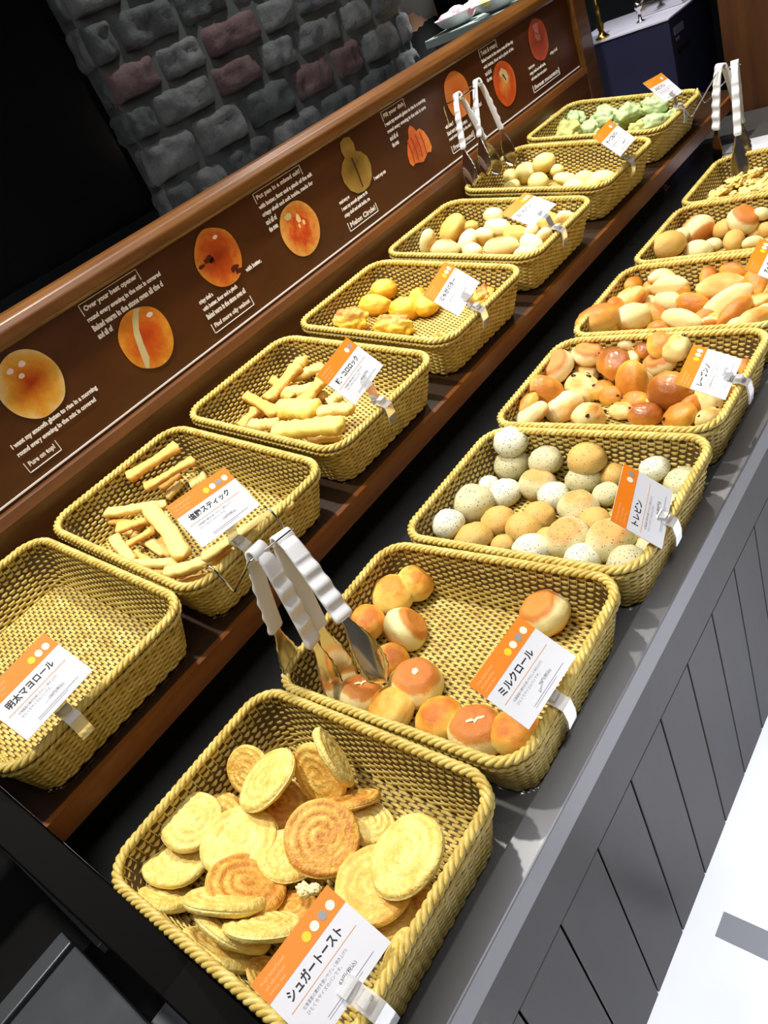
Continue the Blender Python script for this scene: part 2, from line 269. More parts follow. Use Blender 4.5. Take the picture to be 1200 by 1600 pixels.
# ------------------------------------------------------------------ placement data (metres)
BREADS = [
 ('L1', 'stick', 'b', [-0.3813, 0.1339, 0.1566], [0.1225, -0.0599, 0.9907], [0.3556, 0.9346, 0.0126], 0.0479, 0.28, 'golden bone shaped stick at the back left of its basket'),
 ('L1', 'stick', 'b', [-0.3545, 0.1347, 0.1345], [0.1138, -0.0592, 0.9917], [0.4718, 0.8817, -0.0015], 0.0457, 0.23, 'bone shaped stick lying beside the furthest back one'),
 ('L1', 'stick', 'a', [-0.363, 0.1274, 0.1054], [0.1285, -0.1804, 0.9752], [0.1007, 0.9806, 0.1681], 0.0167, 0.5, 'pale bread stick, sixth from left in back row of bone stick basket'),
 ('L1', 'stick', 'a', [-0.3677, 0.0566, 0.1242], [0.1012, -0.021, 0.9946], [0.9074, 0.4119, -0.0837], 0.0628, 0.16, 'long flat pale stick pointing at the left wall of its basket'),
 ('L1', 'stick', 'b', [-0.3796, 0.0372, 0.1107], [0.0819, -0.0097, 0.9966], [0.988, 0.132, -0.0799], 0.0472, 0.19, 'golden bread stick, leftmost in back row of bone stick basket'),
 ('L1', 'stick', 'b', [-0.3321, 0.0345, 0.119], [0.0787, -0.0642, 0.9948], [0.7263, 0.6873, -0.0131], 0.0329, 0.26, 'golden bread stick, second from left in middle row of bone stick basket'),
 ('L1', 'stick', 'a', [-0.2521, 0.0373, 0.1174], [0.1112, 0.0123, 0.9937], [0.922, -0.3744, -0.0985], 0.0828, 0.17, 'thick pale stick laid across the others beside the price card'),
 ('L1', 'stick', 'a', [-0.3063, -0.0131, 0.1151], [0.0784, 0.018, 0.9968], [0.9581, -0.2777, -0.0703], 0.0434, 0.23, 'pale bread stick, leftmost in front row of bone stick basket'),
 ('L1', 'stick', 'b', [-0.3149, 0.019, 0.1063], [0.089, -0.0924, 0.9917], [0.5254, 0.8502, 0.0321], 0.0281, 0.3, 'golden bread stick, fourth from left in middle row of bone stick basket'),
 ('L1', 'stick', 'a', [-0.2277, -0.0135, 0.1036], [0.0813, -0.0251, 0.9964], [0.9342, 0.3502, -0.0674], 0.0442, 0.19, 'pale bread stick, third from left in front row of bone stick basket'),
 ('L1', 'stick', 'b', [-0.2819, 0.0308, 0.0934], [0.0585, -0.2533, 0.9656], [0.3326, 0.917, 0.2204], 0.0113, 0.74, 'golden bread stick, sixth from left in middle row of bone stick basket'),
 ('L1', 'stick', 'a', [-0.1481, 0.0077, 0.1001], [0.1003, -0.0358, 0.9943], [0.7881, 0.6129, -0.0574], 0.0533, 0.2, 'long golden stick along the near rim below the price card'),
 ('L1', 'stick', 'b', [-0.1641, -0.0016, 0.0762], [0.0603, -0.0464, 0.9971], [0.8827, 0.469, -0.0315], 0.0313, 0.28, 'golden bread stick, seventh from left in front row of bone stick basket'),
 ('L1', 'stick', 'a', [-0.0944, 0.0691, 0.1166], [0.1285, -0.0396, 0.9909], [0.3873, 0.9218, -0.0134], 0.0722, 0.13, 'longest pale stick lying along the front rim beyond the card'),
 ('L1', 'stick', 'a', [-0.2744, 0.0237, 0.0903], [0.0579, 0.006, 0.9983], [0.9949, -0.0833, -0.0572], 0.0344, 0.24, 'pale bread stick, fifth from left in front row of bone stick basket'),
 ('L1', 'stick', 'a', [-0.3306, 0.1589, 0.1037], [0.0207, -0.1655, 0.986], [0.6072, 0.7855, 0.1191], 0.0147, 0.81, 'pale bread stick, rightmost in back row of bone stick basket'),
 ('L1', 'stick', 'b', [-0.2861, -0.0028, 0.09], [0.0549, 0.0061, 0.9985], [0.9952, -0.0817, -0.0542], 0.0332, 0.25, 'golden bread stick, second from left in front row of bone stick basket'),
 ('L1', 'stick', 'b', [-0.3492, 0.0418, 0.1114], [0.0688, -0.0351, 0.997], [0.9128, 0.4054, -0.0487], 0.0361, 0.24, 'golden bread stick, third from left in middle row of bone stick basket'),
 ('L1', 'stick', 'b', [-0.2318, 0.0172, 0.0891], [0.0911, 0.0236, 0.9956], [0.9046, -0.42, -0.0729], 0.0507, 0.16, 'golden bread stick, sixth from left in front row of bone stick basket'),
 ('L1', 'stick', 'b', [-0.227, -0.021, 0.0934], [0.0512, -0.053, 0.9973], [0.8764, 0.4813, -0.0195], 0.0281, 0.32, 'golden bread stick, fourth from left in front row of bone stick basket'),
 ('L1', 'stick', 'a', [-0.3223, 0.027, 0.0933], [0.0995, 0.0043, 0.995], [0.9875, -0.1236, -0.0983], 0.0658, 0.13, 'pale bread stick, fifth from left in middle row of bone stick basket'),
 ('L1', 'stick', 'b', [-0.3743, 0.137, 0.1152], [0.1074, -0.1439, 0.9838], [0.2603, 0.959, 0.1119], 0.0204, 0.45, 'golden bread stick, fifth from left in back row of bone stick basket'),
 ('L1', 'stick', 'a', [-0.3965, 0.0367, 0.1061], [0.0813, 0.0153, 0.9966], [0.9648, -0.2521, -0.0748], 0.0457, 0.18, 'pale bread stick, leftmost in middle row of bone stick basket'),
 ('L2', 'stick', 'b', [-0.3612, 0.4145, 0.1233], [0.1517, -0.0643, 0.9863], [-0.109, 0.9907, 0.0813], 0.0474, 0.31, 'brown edged stick standing up at an angle at the back'),
 ('L2', 'stick', 'b', [-0.3697, 0.3517, 0.1245], [0.1062, 0.0103, 0.9943], [0.9525, -0.288, -0.0987], 0.0744, 0.18, 'brown stick nearest the left wall, pointing at the near wall'),
 ('L2', 'stick', 'b', [-0.372, 0.3222, 0.1096], [0.1402, -0.1385, 0.9804], [0.0406, 0.9901, 0.1341], 0.0219, 0.59, 'golden cheese stick, leftmost in front row of cheese stick basket'),
 ('L2', 'stick', 'c', [-0.2723, 0.3526, 0.1103], [0.0766, -0.0074, 0.997], [0.9932, 0.0882, -0.0757], 0.0438, 0.47, 'broad cheesy pad in the middle of the stick pile'),
 ('L2', 'stick', 'c', [-0.2026, 0.3054, 0.1081], [0.1006, -0.0159, 0.9948], [0.9454, 0.313, -0.0906], 0.0645, 0.27, 'broad cheesy stick lying along the near rim'),
 ('L2', 'stick', 'a', [-0.3205, 0.3109, 0.1071], [0.0489, -0.0301, 0.9983], [0.9576, 0.2854, -0.0383], 0.03, 0.42, 'pale cheese stick, second from left in front row of cheese stick basket'),
 ('L2', 'stick', 'a', [-0.3255, 0.4094, 0.108], [0.0647, -0.0321, 0.9974], [0.9329, 0.3568, -0.0491], 0.035, 0.41, 'pale cheese stick, fourth from left in middle row of cheese stick basket'),
 ('L2', 'stick', 'a', [-0.3518, 0.4669, 0.1119], [0.0718, -0.0508, 0.9961], [0.8285, 0.5591, -0.0312], 0.0341, 0.37, 'pale cheese stick, fifth from left in back row of cheese stick basket'),
 ('L2', 'stick', 'b', [-0.2737, 0.4035, 0.1156], [0.1541, -0.0804, 0.9848], [-0.1141, 0.9886, 0.0986], 0.0376, 0.41, 'golden stick leaning up to the orange card band'),
 ('L2', 'stick', 'a', [-0.1975, 0.3685, 0.0994], [0.0548, -0.0234, 0.9982], [0.9705, 0.2365, -0.0478], 0.0324, 0.41, 'pale cheese stick, rightmost in front row of cheese stick basket'),
 ('L2', 'stick', 'a', [-0.4311, 0.438, 0.1184], [0.1148, -0.0843, 0.9898], [0.3425, 0.9387, 0.0402], 0.0341, 0.41, 'pale cheese stick, leftmost in back row of cheese stick basket'),
 ('L2', 'stick', 'a', [-0.3734, 0.4818, 0.1252], [-0.0843, -0.0336, 0.9959], [0.9867, 0.1365, 0.0881], 0.0131, 0.99, 'rounded pale stick end furthest back in its basket'),
 ('L2', 'stick', 'a', [-0.2366, 0.4059, 0.095], [0.0213, -0.1752, 0.9843], [0.5835, 0.8016, 0.1301], 0.0142, 0.88, 'pale cheese stick, rightmost in middle row of cheese stick basket'),
 ('L2', 'stick', 'a', [-0.1992, 0.3224, 0.0753], [0.0477, -0.0358, 0.9982], [0.9423, 0.333, -0.0331], 0.0291, 0.34, 'pale cheese stick, fifth from left in front row of cheese stick basket'),
 ('L2', 'stick', 'b', [-0.3631, 0.3703, 0.1013], [0.1006, -0.0841, 0.9914], [0.474, 0.8801, 0.0265], 0.0321, 0.34, 'golden cheese stick, second from left in middle row of cheese stick basket'),
 ('L2', 'stick', 'b', [-0.3168, 0.4192, 0.0987], [0.0866, 0.008, 0.9962], [0.9838, -0.1581, -0.0843], 0.0509, 0.24, 'golden cheese stick, fifth from left in middle row of cheese stick basket'),
 ('L2', 'stick', 'b', [-0.3694, 0.4107, 0.1144], [0.0948, 0.0242, 0.9952], [0.8878, -0.4543, -0.0736], 0.0535, 0.21, 'golden cheese stick, second from left in back row of cheese stick basket'),
 ('L2', 'stick', 'a', [-0.2279, 0.3594, 0.0836], [0.0756, 0.01, 0.9971], [0.9841, -0.1622, -0.073], 0.0427, 0.28, 'pale cheese stick, fourth from left in front row of cheese stick basket'),
 ('L3', 'egg', 'a', [-0.393, 0.7689, 0.1206], [0.2257, 0.1635, 0.9604], [0.6044, 0.7497, -0.2697], 0.0315, 0.7, 'smooth yellow roll, second from left in back row of yellow roll basket'),
 ('L3', 'egg', 'a', [-0.382, 0.7184, 0.1122], [0.3026, -0.2368, 0.9233], [0.9307, 0.2823, -0.2326], 0.0367, 0.55, 'smooth yellow roll, leftmost in back row of yellow roll basket'),
 ('L3', 'egg', 'a', [-0.2967, 0.7115, 0.1008], [0.2026, 0.0946, 0.9747], [0.7444, 0.6318, -0.216], 0.0354, 0.7, 'smooth yellow roll, third from left in front row of yellow roll basket'),
 ('L3', 'egg', 'b', [-0.3917, 0.6481, 0.1163], [0.1086, 0.0651, 0.992], [0.9613, 0.2474, -0.1215], 0.0397, 0.65, 'lumpy yellow roll, leftmost in front row of yellow roll basket'),
 ('L3', 'egg', 'b', [-0.2833, 0.6461, 0.0982], [0.242, 0.2386, 0.9405], [0.8071, 0.4886, -0.3316], 0.0367, 0.6, 'lumpy yellow roll, second from left in front row of yellow roll basket'),
 ('L3', 'egg', 'a', [-0.2638, 0.733, 0.0943], [0.2443, 0.074, 0.9669], [-0.3194, 0.9476, 0.0081], 0.0305, 0.8, 'smooth yellow roll, fourth from left in front row of yellow roll basket'),
 ('L3', 'egg', 'b', [-0.1538, 0.7687, 0.0847], [0.2165, -0.1066, 0.9705], [-0.129, 0.9822, 0.1366], 0.024, 0.8, 'lumpy yellow roll, rightmost in back row of yellow roll basket'),
 ('L3', 'egg', 'b', [-0.1795, 0.6477, 0.0704], [0.2917, -0.1671, 0.9418], [0.9226, 0.3089, -0.231], 0.0141, 0.5, 'lumpy yellow roll, rightmost in front row of yellow roll basket'),
 ('L3', 'egg', 'a', [-0.3116, 0.7715, 0.0978], [0.2197, -0.0035, 0.9756], [0.0446, 0.999, -0.0065], 0.0205, 0.8, 'smooth yellow roll, third from left in back row of yellow roll basket'),
 ('L4', 'white', 'a', [-0.3972, 0.9531, 0.1357], [-0.8624, -0.0555, 0.5031], [0.4906, 0.1532, 0.8578], 0.0302, 0.6, 'pale white roll, leftmost in front row of white roll basket'),
 ('L4', 'white', 'c', [-0.3683, 0.965, 0.1095], [0.1919, 0.3441, 0.9191], [0.7345, 0.5708, -0.367], 0.0331, 0.8, 'brown centred white roll, second from left in front row of white roll basket'),
 ('L4', 'white', 'b', [-0.3932, 1.0418, 0.1235], [-0.5442, -0.1898, 0.8172], [0.4992, 0.7096, 0.4973], 0.0388, 0.7, 'golden white roll, leftmost in middle row of white roll basket'),
 ('L4', 'white', 'b', [-0.3604, 1.0664, 0.1139], [0.065, 0.3655, 0.9286], [0.7423, 0.6042, -0.2898], 0.0192, 0.8, 'golden white roll, leftmost in back row of white roll basket'),
 ('L4', 'white', 'a', [-0.3377, 1.0105, 0.1021], [-0.3228, -0.5074, 0.7989], [0.4928, 0.6305, 0.5996], 0.0278, 0.8, 'pale white roll, second from left in middle row of white roll basket'),
 ('L4', 'white', 'a', [-0.301, 1.0832, 0.1235], [0.1681, 0.0169, 0.9856], [0.9855, 0.0222, -0.1685], 0.0263, 0.8, 'pale white roll, second from left in back row of white roll basket'),
 ('L4', 'white', 'a', [-0.2887, 1.0622, 0.1017], [0.3308, 0.1841, 0.9256], [-0.9322, -0.0889, 0.3508], 0.0333, 0.6, 'pale white roll, third from left in back row of white roll basket'),
 ('L4', 'white', 'a', [-0.3008, 0.9687, 0.0955], [-0.2551, -0.3896, 0.885], [0.908, -0.4111, 0.0807], 0.029, 0.6, 'pale white roll, third from left in front row of white roll basket'),
 ('L4', 'white', 'c', [-0.2393, 0.9833, 0.0899], [0.0634, 0.0845, 0.9944], [0.9564, 0.2795, -0.0847], 0.0381, 0.5, 'brown centred white roll, fourth from left in front row of white roll basket'),
 ('L4', 'white', 'a', [-0.3141, 1.0361, 0.0979], [0.0382, 0.6737, 0.7381], [0.9335, -0.2875, 0.2141], 0.0265, 0.8, 'pale white roll, third from left in middle row of white roll basket'),
 ('L4', 'white', 'b', [-0.2429, 1.0512, 0.0871], [0.2729, -0.1649, 0.9478], [0.9486, 0.2104, -0.2366], 0.0272, 0.7, 'golden white roll, fourth from left in middle row of white roll basket'),
 ('L4', 'white', 'a', [-0.1776, 0.9986, 0.0792], [0.1165, -0.1802, 0.9767], [-0.9009, 0.3949, 0.1803], 0.0323, 0.6, 'pale white roll, rightmost in front row of white roll basket'),
 ('L4', 'white', 'a', [-0.1723, 0.9675, 0.0749], [0.3619, -0.3172, 0.8766], [0.9142, 0.3046, -0.2673], 0.0269, 0.5, 'pale white roll, fifth from left in front row of white roll basket'),
 ('L4', 'white', 'a', [-0.1701, 1.0402, 0.0753], [-0.4621, 0.4273, 0.7771], [0.7109, -0.3454, 0.6127], 0.0251, 0.7, 'pale white roll, rightmost in middle row of white roll basket'),
 ('L4', 'white', 'a', [-0.1296, 1.0651, 0.0918], [-0.0304, 0.957, 0.2885], [0.9443, -0.0671, 0.3222], 0.0256, 0.8, 'pale white roll, rightmost in back row of white roll basket'),
 ('L4', 'white', 'a', [-0.164, 1.1167, 0.1021], [0.0748, 0.1817, 0.9805], [0.7087, 0.682, -0.1805], 0.0239, 0.7, 'pale white roll, fifth from left in back row of white roll basket'),
 ('L4', 'white', 'b', [-0.1668, 1.066, 0.0973], [0.404, -0.0876, 0.9106], [0.8369, 0.4372, -0.3293], 0.026, 0.8, 'golden white roll, fourth from left in back row of white roll basket'),
 ('L4', 'white', 'a', [-0.2046, 1.0633, 0.0822], [-0.4992, 0.2816, 0.8195], [0.5563, 0.8292, 0.0539], 0.0244, 0.7, 'pale white roll, fifth from left in middle row of white roll basket'),
 ('L5', 'pale', 'a', [-0.3817, 1.3725, 0.1133], [0.209, -0.0951, 0.9733], [0.9777, 0.0417, -0.2059], 0.0316, 0.9, 'smooth pale round bun, second from left in back row of basket with standing tongs'),
 ('L5', 'pale', 'a', [-0.3322, 1.3784, 0.1258], [-0.1341, 0.2011, 0.9703], [0.7321, 0.68, -0.0398], 0.0289, 0.9, 'smooth pale round bun, third from left in back row of basket with standing tongs'),
 ('L5', 'pale', 'a', [-0.3274, 1.3252, 0.1013], [0.2699, -0.3184, 0.9087], [0.9616, 0.1385, -0.237], 0.0254, 0.9, 'smooth pale round bun, second from left in front row of basket with standing tongs'),
 ('L5', 'pale', 'a', [-0.3036, 1.3788, 0.1026], [0.4089, -0.0549, 0.9109], [0.8243, 0.4505, -0.3429], 0.0176, 0.9, 'smooth pale round bun, fourth from left in back row of basket with standing tongs'),
 ('L5', 'pale', 'b', [-0.2545, 1.3253, 0.0944], [0.3703, 0.2194, 0.9026], [0.7125, 0.5565, -0.4275], 0.0313, 0.9, 'flattened pale round bun, third from left in front row of basket with standing tongs'),
 ('L5', 'pale', 'a', [-0.2106, 1.3254, 0.084], [0.1849, 0.0756, 0.9798], [0.9826, 0.0012, -0.1855], 0.0251, 0.9, 'smooth pale round bun, fifth from left in front row of basket with standing tongs'),
 ('L5', 'pale', 'b', [-0.1662, 1.3287, 0.0809], [0.2358, 0.0709, 0.9692], [0.9581, 0.1502, -0.244], 0.0304, 0.9, 'flattened pale round bun, rightmost in back row of basket with standing tongs'),
 ('L5', 'pale', 'a', [-0.392, 1.3133, 0.1076], [0.134, -0.1313, 0.9822], [0.9858, -0.0839, -0.1457], 0.0206, 0.9, 'smooth pale round bun, leftmost in front row of basket with standing tongs'),
 ('L5', 'pale', 'a', [-0.3976, 1.324, 0.129], [0.1725, -0.339, 0.9248], [0.9826, -0.0059, -0.1854], 0.0197, 0.9, 'smooth pale round bun, leftmost in back row of basket with standing tongs'),
 ('L5', 'pale', 'b', [-0.2233, 1.2994, 0.0858], [0.216, -0.1311, 0.9675], [0.9756, 0.0683, -0.2086], 0.025, 0.9, 'flattened pale round bun, fourth from left in front row of basket with standing tongs'),
 ('L5', 'pale', 'a', [-0.1801, 1.3025, 0.0766], [0.2381, -0.0034, 0.9712], [0.962, 0.1385, -0.2353], 0.0205, 0.9, 'smooth pale round bun, rightmost in front row of basket with standing tongs'),
 ('L6', 'green', 'a', [-0.4362, 1.6535, 0.1416], [0.0743, -0.1578, 0.9847], [0.9526, -0.2809, -0.1169], 0.036, 0.8, 'mint green bun, leftmost in middle row of green bun basket'),
 ('L6', 'green', 'a', [-0.3972, 1.6836, 0.1331], [0.216, -0.1309, 0.9676], [0.9753, -0.0173, -0.2201], 0.0304, 0.8, 'mint green bun, second from left in middle row of green bun basket'),
 ('L6', 'green', 'b', [-0.3917, 1.6258, 0.1215], [0.1419, -0.153, 0.978], [0.9755, -0.146, -0.1644], 0.0416, 0.8, 'yellowish green bun, second from left in front row of green bun basket'),
 ('L6', 'green', 'b', [-0.3853, 1.747, 0.1304], [-0.0362, -0.1075, 0.9935], [-0.4049, 0.9105, 0.0838], 0.0289, 0.8, 'yellowish green bun, leftmost in back row of green bun basket'),
 ('L6', 'green', 'a', [-0.3421, 1.6537, 0.1053], [-0.0619, -0.144, 0.9876], [0.8715, -0.4901, -0.0168], 0.034, 0.8, 'mint green bun, third from left in front row of green bun basket'),
 ('L6', 'green', 'a', [-0.3104, 1.6821, 0.1207], [0.2977, -0.3799, 0.8758], [0.9546, 0.1283, -0.2688], 0.0366, 0.8, 'mint green bun, third from left in middle row of green bun basket'),
 ('L6', 'green', 'a', [-0.2458, 1.6809, 0.1131], [0.0953, 0.0433, 0.9945], [0.2629, 0.9625, -0.0671], 0.0377, 0.8, 'mint green bun, second from left in back row of green bun basket'),
 ('L6', 'green', 'b', [-0.2563, 1.7707, 0.1096], [0.1993, 0.0567, 0.9783], [0.7842, 0.5895, -0.1939], 0.0245, 0.8, 'yellowish green bun, third from left in back row of green bun basket'),
 ('L6', 'green', 'a', [-0.1825, 1.7002, 0.1068], [0.3742, 0.2047, 0.9045], [0.7143, 0.5584, -0.4219], 0.039, 0.8, 'mint green bun, fourth from left in back row of green bun basket'),
 ('L6', 'green', 'a', [-0.1726, 1.6532, 0.0814], [0.1953, 0.1141, 0.9741], [0.6327, 0.7443, -0.214], 0.0356, 0.8, 'mint green bun, fourth from left in middle row of green bun basket'),
 ('L6', 'green', 'a', [-0.1179, 1.719, 0.0903], [0.1699, -0.0081, 0.9854], [-0.1477, 0.9885, 0.0336], 0.0248, 0.8, 'mint green bun, rightmost in back row of green bun basket'),
 ('L6', 'green', 'b', [-0.2071, 1.6375, 0.083], [0.1993, 0.0567, 0.9783], [0.1465, 0.9854, -0.0869], 0.0292, 0.8, 'yellowish green bun, rightmost in front row of green bun basket'),
 ('L6', 'green', 'a', [-0.1334, 1.6797, 0.0836], [0.0253, 0.052, 0.9983], [0.7838, 0.6188, -0.0521], 0.0244, 0.8, 'mint green bun, rightmost in middle row of green bun basket'),
 ('L6', 'green', 'a', [-0.2711, 1.6801, 0.0921], [0.0979, 0.0297, 0.9948], [0.5731, 0.8155, -0.0807], 0.0284, 0.8, 'mint green bun, fourth from left in front row of green bun basket'),
 ('L6', 'green', 'b', [-0.4441, 1.6113, 0.1363], [0.0857, -0.0233, 0.996], [0.9404, -0.3284, -0.0886], 0.023, 0.8, 'yellowish green bun, leftmost in front row of green bun basket'),
 ('R0', 'toast', 'b', [0.0369, -0.1587, -0.033], [0.2844, -0.6473, 0.7072], [0.9207, 0.39, -0.0133], 0.0285, 1.0, 'small golden toast disc leaning behind the tall slab in the back left'),
 ('R0', 'toast', 'a', [0.0811, -0.1605, -0.023], [-0.3171, -0.0909, 0.944], [0.9306, 0.1618, 0.3282], 0.0395, 1.0, 'pale toast disc standing on edge and leaning left at the back of its basket'),
 ('R0', 'toast', 'b', [0.1297, -0.1264, -0.033], [0.1037, -0.8679, 0.4858], [0.9458, 0.2373, 0.2219], 0.037, 1.0, 'golden toast disc leaning on the far wall beside a thin upright one'),
 ('R0', 'toast', 'a', [0.144, -0.1082, -0.018], [0.534, 0.8362, 0.1254], [0.5163, -0.205, -0.8315], 0.036, 1.0, 'thin upright toast disc seen edge on, furthest back in its basket'),
 ('R0', 'toast', 'c', [0.0884, -0.1678, -0.058], [0.2577, 0.3638, 0.8951], [0.6822, 0.5875, -0.4352], 0.035, 1.0, 'brown toast disc lying flat under the upright pale slab'),
 ('R0', 'toast', 'a', [0.0198, -0.237, -0.0322], [0.2941, 0.07, 0.9532], [0.793, 0.5388, -0.2843], 0.0348, 1.0, 'pale toast disc nearest the left side of its basket, swirl upward'),
 ('R0', 'toast', 'b', [0.0237, -0.2124, -0.0559], [0.4021, 0.4073, 0.82], [0.5448, 0.6134, -0.5718], 0.0323, 1.0, 'golden toast disc half hidden behind the left pair of discs'),
 ('R0', 'toast', 'a', [0.023, -0.2758, -0.0478], [0.1302, 0.3804, 0.9156], [0.7556, 0.5599, -0.34], 0.0362, 1.0, 'pale flat toast disc at the lower left of the pile'),
 ('R0', 'toast', 'a', [0.0946, -0.2274, -0.033], [0.1948, 0.1849, 0.9633], [0.8026, 0.5345, -0.2649], 0.0411, 1.0, 'large pale toast disc with swirl in the middle left of the pile'),
 ('R0', 'toast', 'c', [0.1949, -0.1851, -0.018], [0.4382, 0.03, 0.8984], [0.7312, 0.5694, -0.3757], 0.038, 1.0, 'large browned toast disc with dark swirl at the centre of the pile'),
 ('R0', 'toast', 'a', [0.1478, -0.2103, -0.048], [0.2138, 0.3999, 0.8913], [0.6924, 0.5816, -0.427], 0.0327, 1.0, 'pale toast disc tucked under the browned centre disc'),
 ('R0', 'toast', 'c', [0.1756, -0.1298, -0.048], [-0.3054, 0.5713, 0.7618], [0.6891, 0.6847, -0.2373], 0.0296, 1.0, 'brown toast disc seen nearly edge on behind the centre disc'),
 ('R0', 'toast', 'a', [0.2064, -0.1421, -0.053], [0.2991, 0.4119, 0.8607], [0.6208, 0.601, -0.5034], 0.0272, 1.0, 'pale toast disc lying between centre disc and far wall'),
 ('R0', 'toast', 'c', [0.1445, -0.2576, -0.028], [0.237, 0.5559, 0.7967], [0.5537, 0.5966, -0.581], 0.0401, 1.0, 'dark golden toast disc with brown swirl above the pale edges'),
 ('R0', 'toast', 'a', [0.2883, -0.1611, -0.018], [-0.2317, -0.1222, 0.9651], [0.924, 0.2826, 0.2576], 0.0403, 1.0, 'large pale toast disc standing against the right wall of its basket'),
 ('R0', 'toast', 'b', [0.2654, -0.1941, -0.033], [0.0958, 0.041, 0.9946], [0.8687, 0.4843, -0.1037], 0.0385, 1.0, 'large golden swirled toast disc just behind the price card'),
 ('R0', 'toast', 'b', [0.2767, -0.2095, -0.058], [-0.0946, 0.2704, 0.9581], [0.8794, 0.4738, -0.0469], 0.0288, 1.0, 'golden toast disc beneath the swirled one behind the card'),
 ('R0', 'toast', 'c', [0.2996, -0.1872, -0.066], [-0.3722, -0.0794, 0.9248], [0.8902, 0.2514, 0.3799], 0.0228, 1.0, 'brown toast disc low against the right wall of its basket'),
 ('R0', 'toast', 'a', [0.0386, -0.3112, -0.0497], [-0.091, 0.7789, 0.6205], [0.4452, 0.5892, -0.6743], 0.0362, 1.0, 'toast disc seen edge on at the near left corner of its basket'),
 ('R0', 'toast', 'a', [0.1453, -0.2804, -0.016], [-0.2288, 0.7682, 0.598], [0.7447, 0.5337, -0.4008], 0.0398, 1.0, 'long thin edge of a pale toast disc above the near stack'),
 ('R0', 'toast', 'a', [0.1575, -0.2934, -0.033], [0.0804, 0.9089, 0.4092], [-0.0878, 0.4153, -0.9054], 0.0397, 1.0, 'slanting toast disc second from top in the near stack'),
 ('R0', 'toast', 'a', [0.1942, -0.2776, -0.023], [-0.246, 0.7368, 0.6298], [0.726, 0.5705, -0.3839], 0.0367, 1.0, 'pale toast disc edge on, its right end touching the orange card band'),
 ('R0', 'toast', 'a', [0.1509, -0.3128, -0.0456], [-0.0216, 0.8975, 0.4404], [0.011, 0.4407, -0.8976], 0.0414, 1.0, 'lowest thick toast disc of the near stack beside the black panel'),
 ('R0', 'toast', 'b', [0.2048, -0.3045, -0.0596], [0.3274, 0.7775, 0.537], [0.2061, 0.4958, -0.8436], 0.023, 1.0, 'small toast disc peeking out below the orange card band'),
 ('R0', 'toast', 'a', [0.3201, -0.2362, -0.0382], [-0.7007, -0.1717, 0.6925], [0.2511, 0.8491, 0.4647], 0.0275, 1.0, 'toast disc standing edge on to the right of the price card'),
 ('R0', 'toast', 'c', [0.1875, -0.2475, -0.053], [-0.0767, 0.4503, 0.8896], [0.8308, 0.5222, -0.1926], 0.0245, 1.0, 'brown toast disc in the gap above the price card'),
 ('R0', 'crumb', 'a', [0.216, -0.2337, -0.015], [-0.3209, 0.0226, 0.9468], [0.9445, -0.0665, 0.3217], 0.0093, 0.65, 'small white crumb of toast above the price card'),
 ('R0', 'crumb', 'a', [0.2263, -0.2286, -0.015], [-0.4023, -0.0227, 0.9152], [0.9138, 0.0514, 0.403], 0.0074, 0.75, 'small crumb of toast right beside the white crumb'),
 ('R1', 'roll', 'a', [0.0405, 0.175, -0.052], [0.6436, 0.1373, 0.753], [0.4887, 0.6834, -0.5423], 0.027, 1.0, 'golden round roll furthest back in the roll basket'),
 ('R1', 'roll', 'a', [0.023, 0.1449, -0.0496], [0.334, -0.0124, 0.9425], [0.8182, 0.5002, -0.2834], 0.0307, 1.0, 'golden roll joined to the furthest back one'),
 ('R1', 'roll', 'b', [0.0221, 0.0855, -0.0454], [0.2083, -0.1351, 0.9687], [0.9075, 0.3961, -0.1399], 0.0272, 1.0, 'orange golden roll at left edge of basket, beside the tong handles'),
 ('R1', 'roll', 'c', [0.0737, 0.1021, -0.0589], [0.6797, 0.5936, 0.431], [-0.1125, 0.6649, -0.7384], 0.0297, 1.0, 'pale roll tipped on its side with flat brown face to upper right'),
 ('R1', 'roll', 'b', [0.0837, 0.0542, -0.0628], [0.3644, 0.1228, 0.9231], [0.7389, 0.5651, -0.3668], 0.0236, 1.0, 'golden roll half hidden behind the tong blade'),
 ('R1', 'roll', 'd', [0.1435, 0.0301, -0.0579], [0.214, 0.2009, 0.956], [0.8026, 0.5217, -0.2893], 0.0312, 1.0, 'roll with flat brown top and small pale crack, centre of group'),
 ('R1', 'roll', 'd', [0.0783, -0.0079, -0.0611], [0.2269, 0.4288, 0.8744], [0.6386, 0.6124, -0.466], 0.0262, 1.0, 'brown topped roll under the tips of the tongs'),
 ('R1', 'roll', 'a', [0.1354, -0.0128, -0.0583], [-0.2278, -0.1798, 0.957], [0.956, 0.145, 0.2548], 0.0306, 1.0, 'pale topped roll with greenish white dome along the near rim'),
 ('R1', 'roll', 'b', [0.2003, -0.0011, -0.0596], [-0.0551, 0.0116, 0.9984], [0.9477, 0.3156, 0.0486], 0.0285, 1.0, 'orange golden domed roll, third from right along the near rim'),
 ('R1', 'roll', 'd', [0.2521, -0.001, -0.0589], [0.155, 0.1218, 0.9804], [0.856, 0.4789, -0.1949], 0.0295, 1.0, 'roll with flat browned face and jagged white crack along near rim'),
 ('R1', 'roll', 'b', [0.2932, 0.0143, -0.0594], [-0.0277, 0.3031, 0.9526], [0.8961, 0.4299, -0.1107], 0.0288, 1.0, 'golden roll at the near right corner under the price card'),
 ('R1', 'roll', 'c', [0.243, 0.1782, -0.0573], [-0.2567, -0.1183, 0.9592], [0.9654, 0.0152, 0.2602], 0.0299, 1.0, 'single brown topped roll behind the price card'),
 ('R2', 'seed', 'w', [0.0449, 0.4619, -0.0192], [0.0761, -0.1146, 0.9905], [0.9861, 0.1558, -0.0578], 0.0281, 1.0, 'whitish speckled seed bun, leftmost in back row of seed bun basket'),
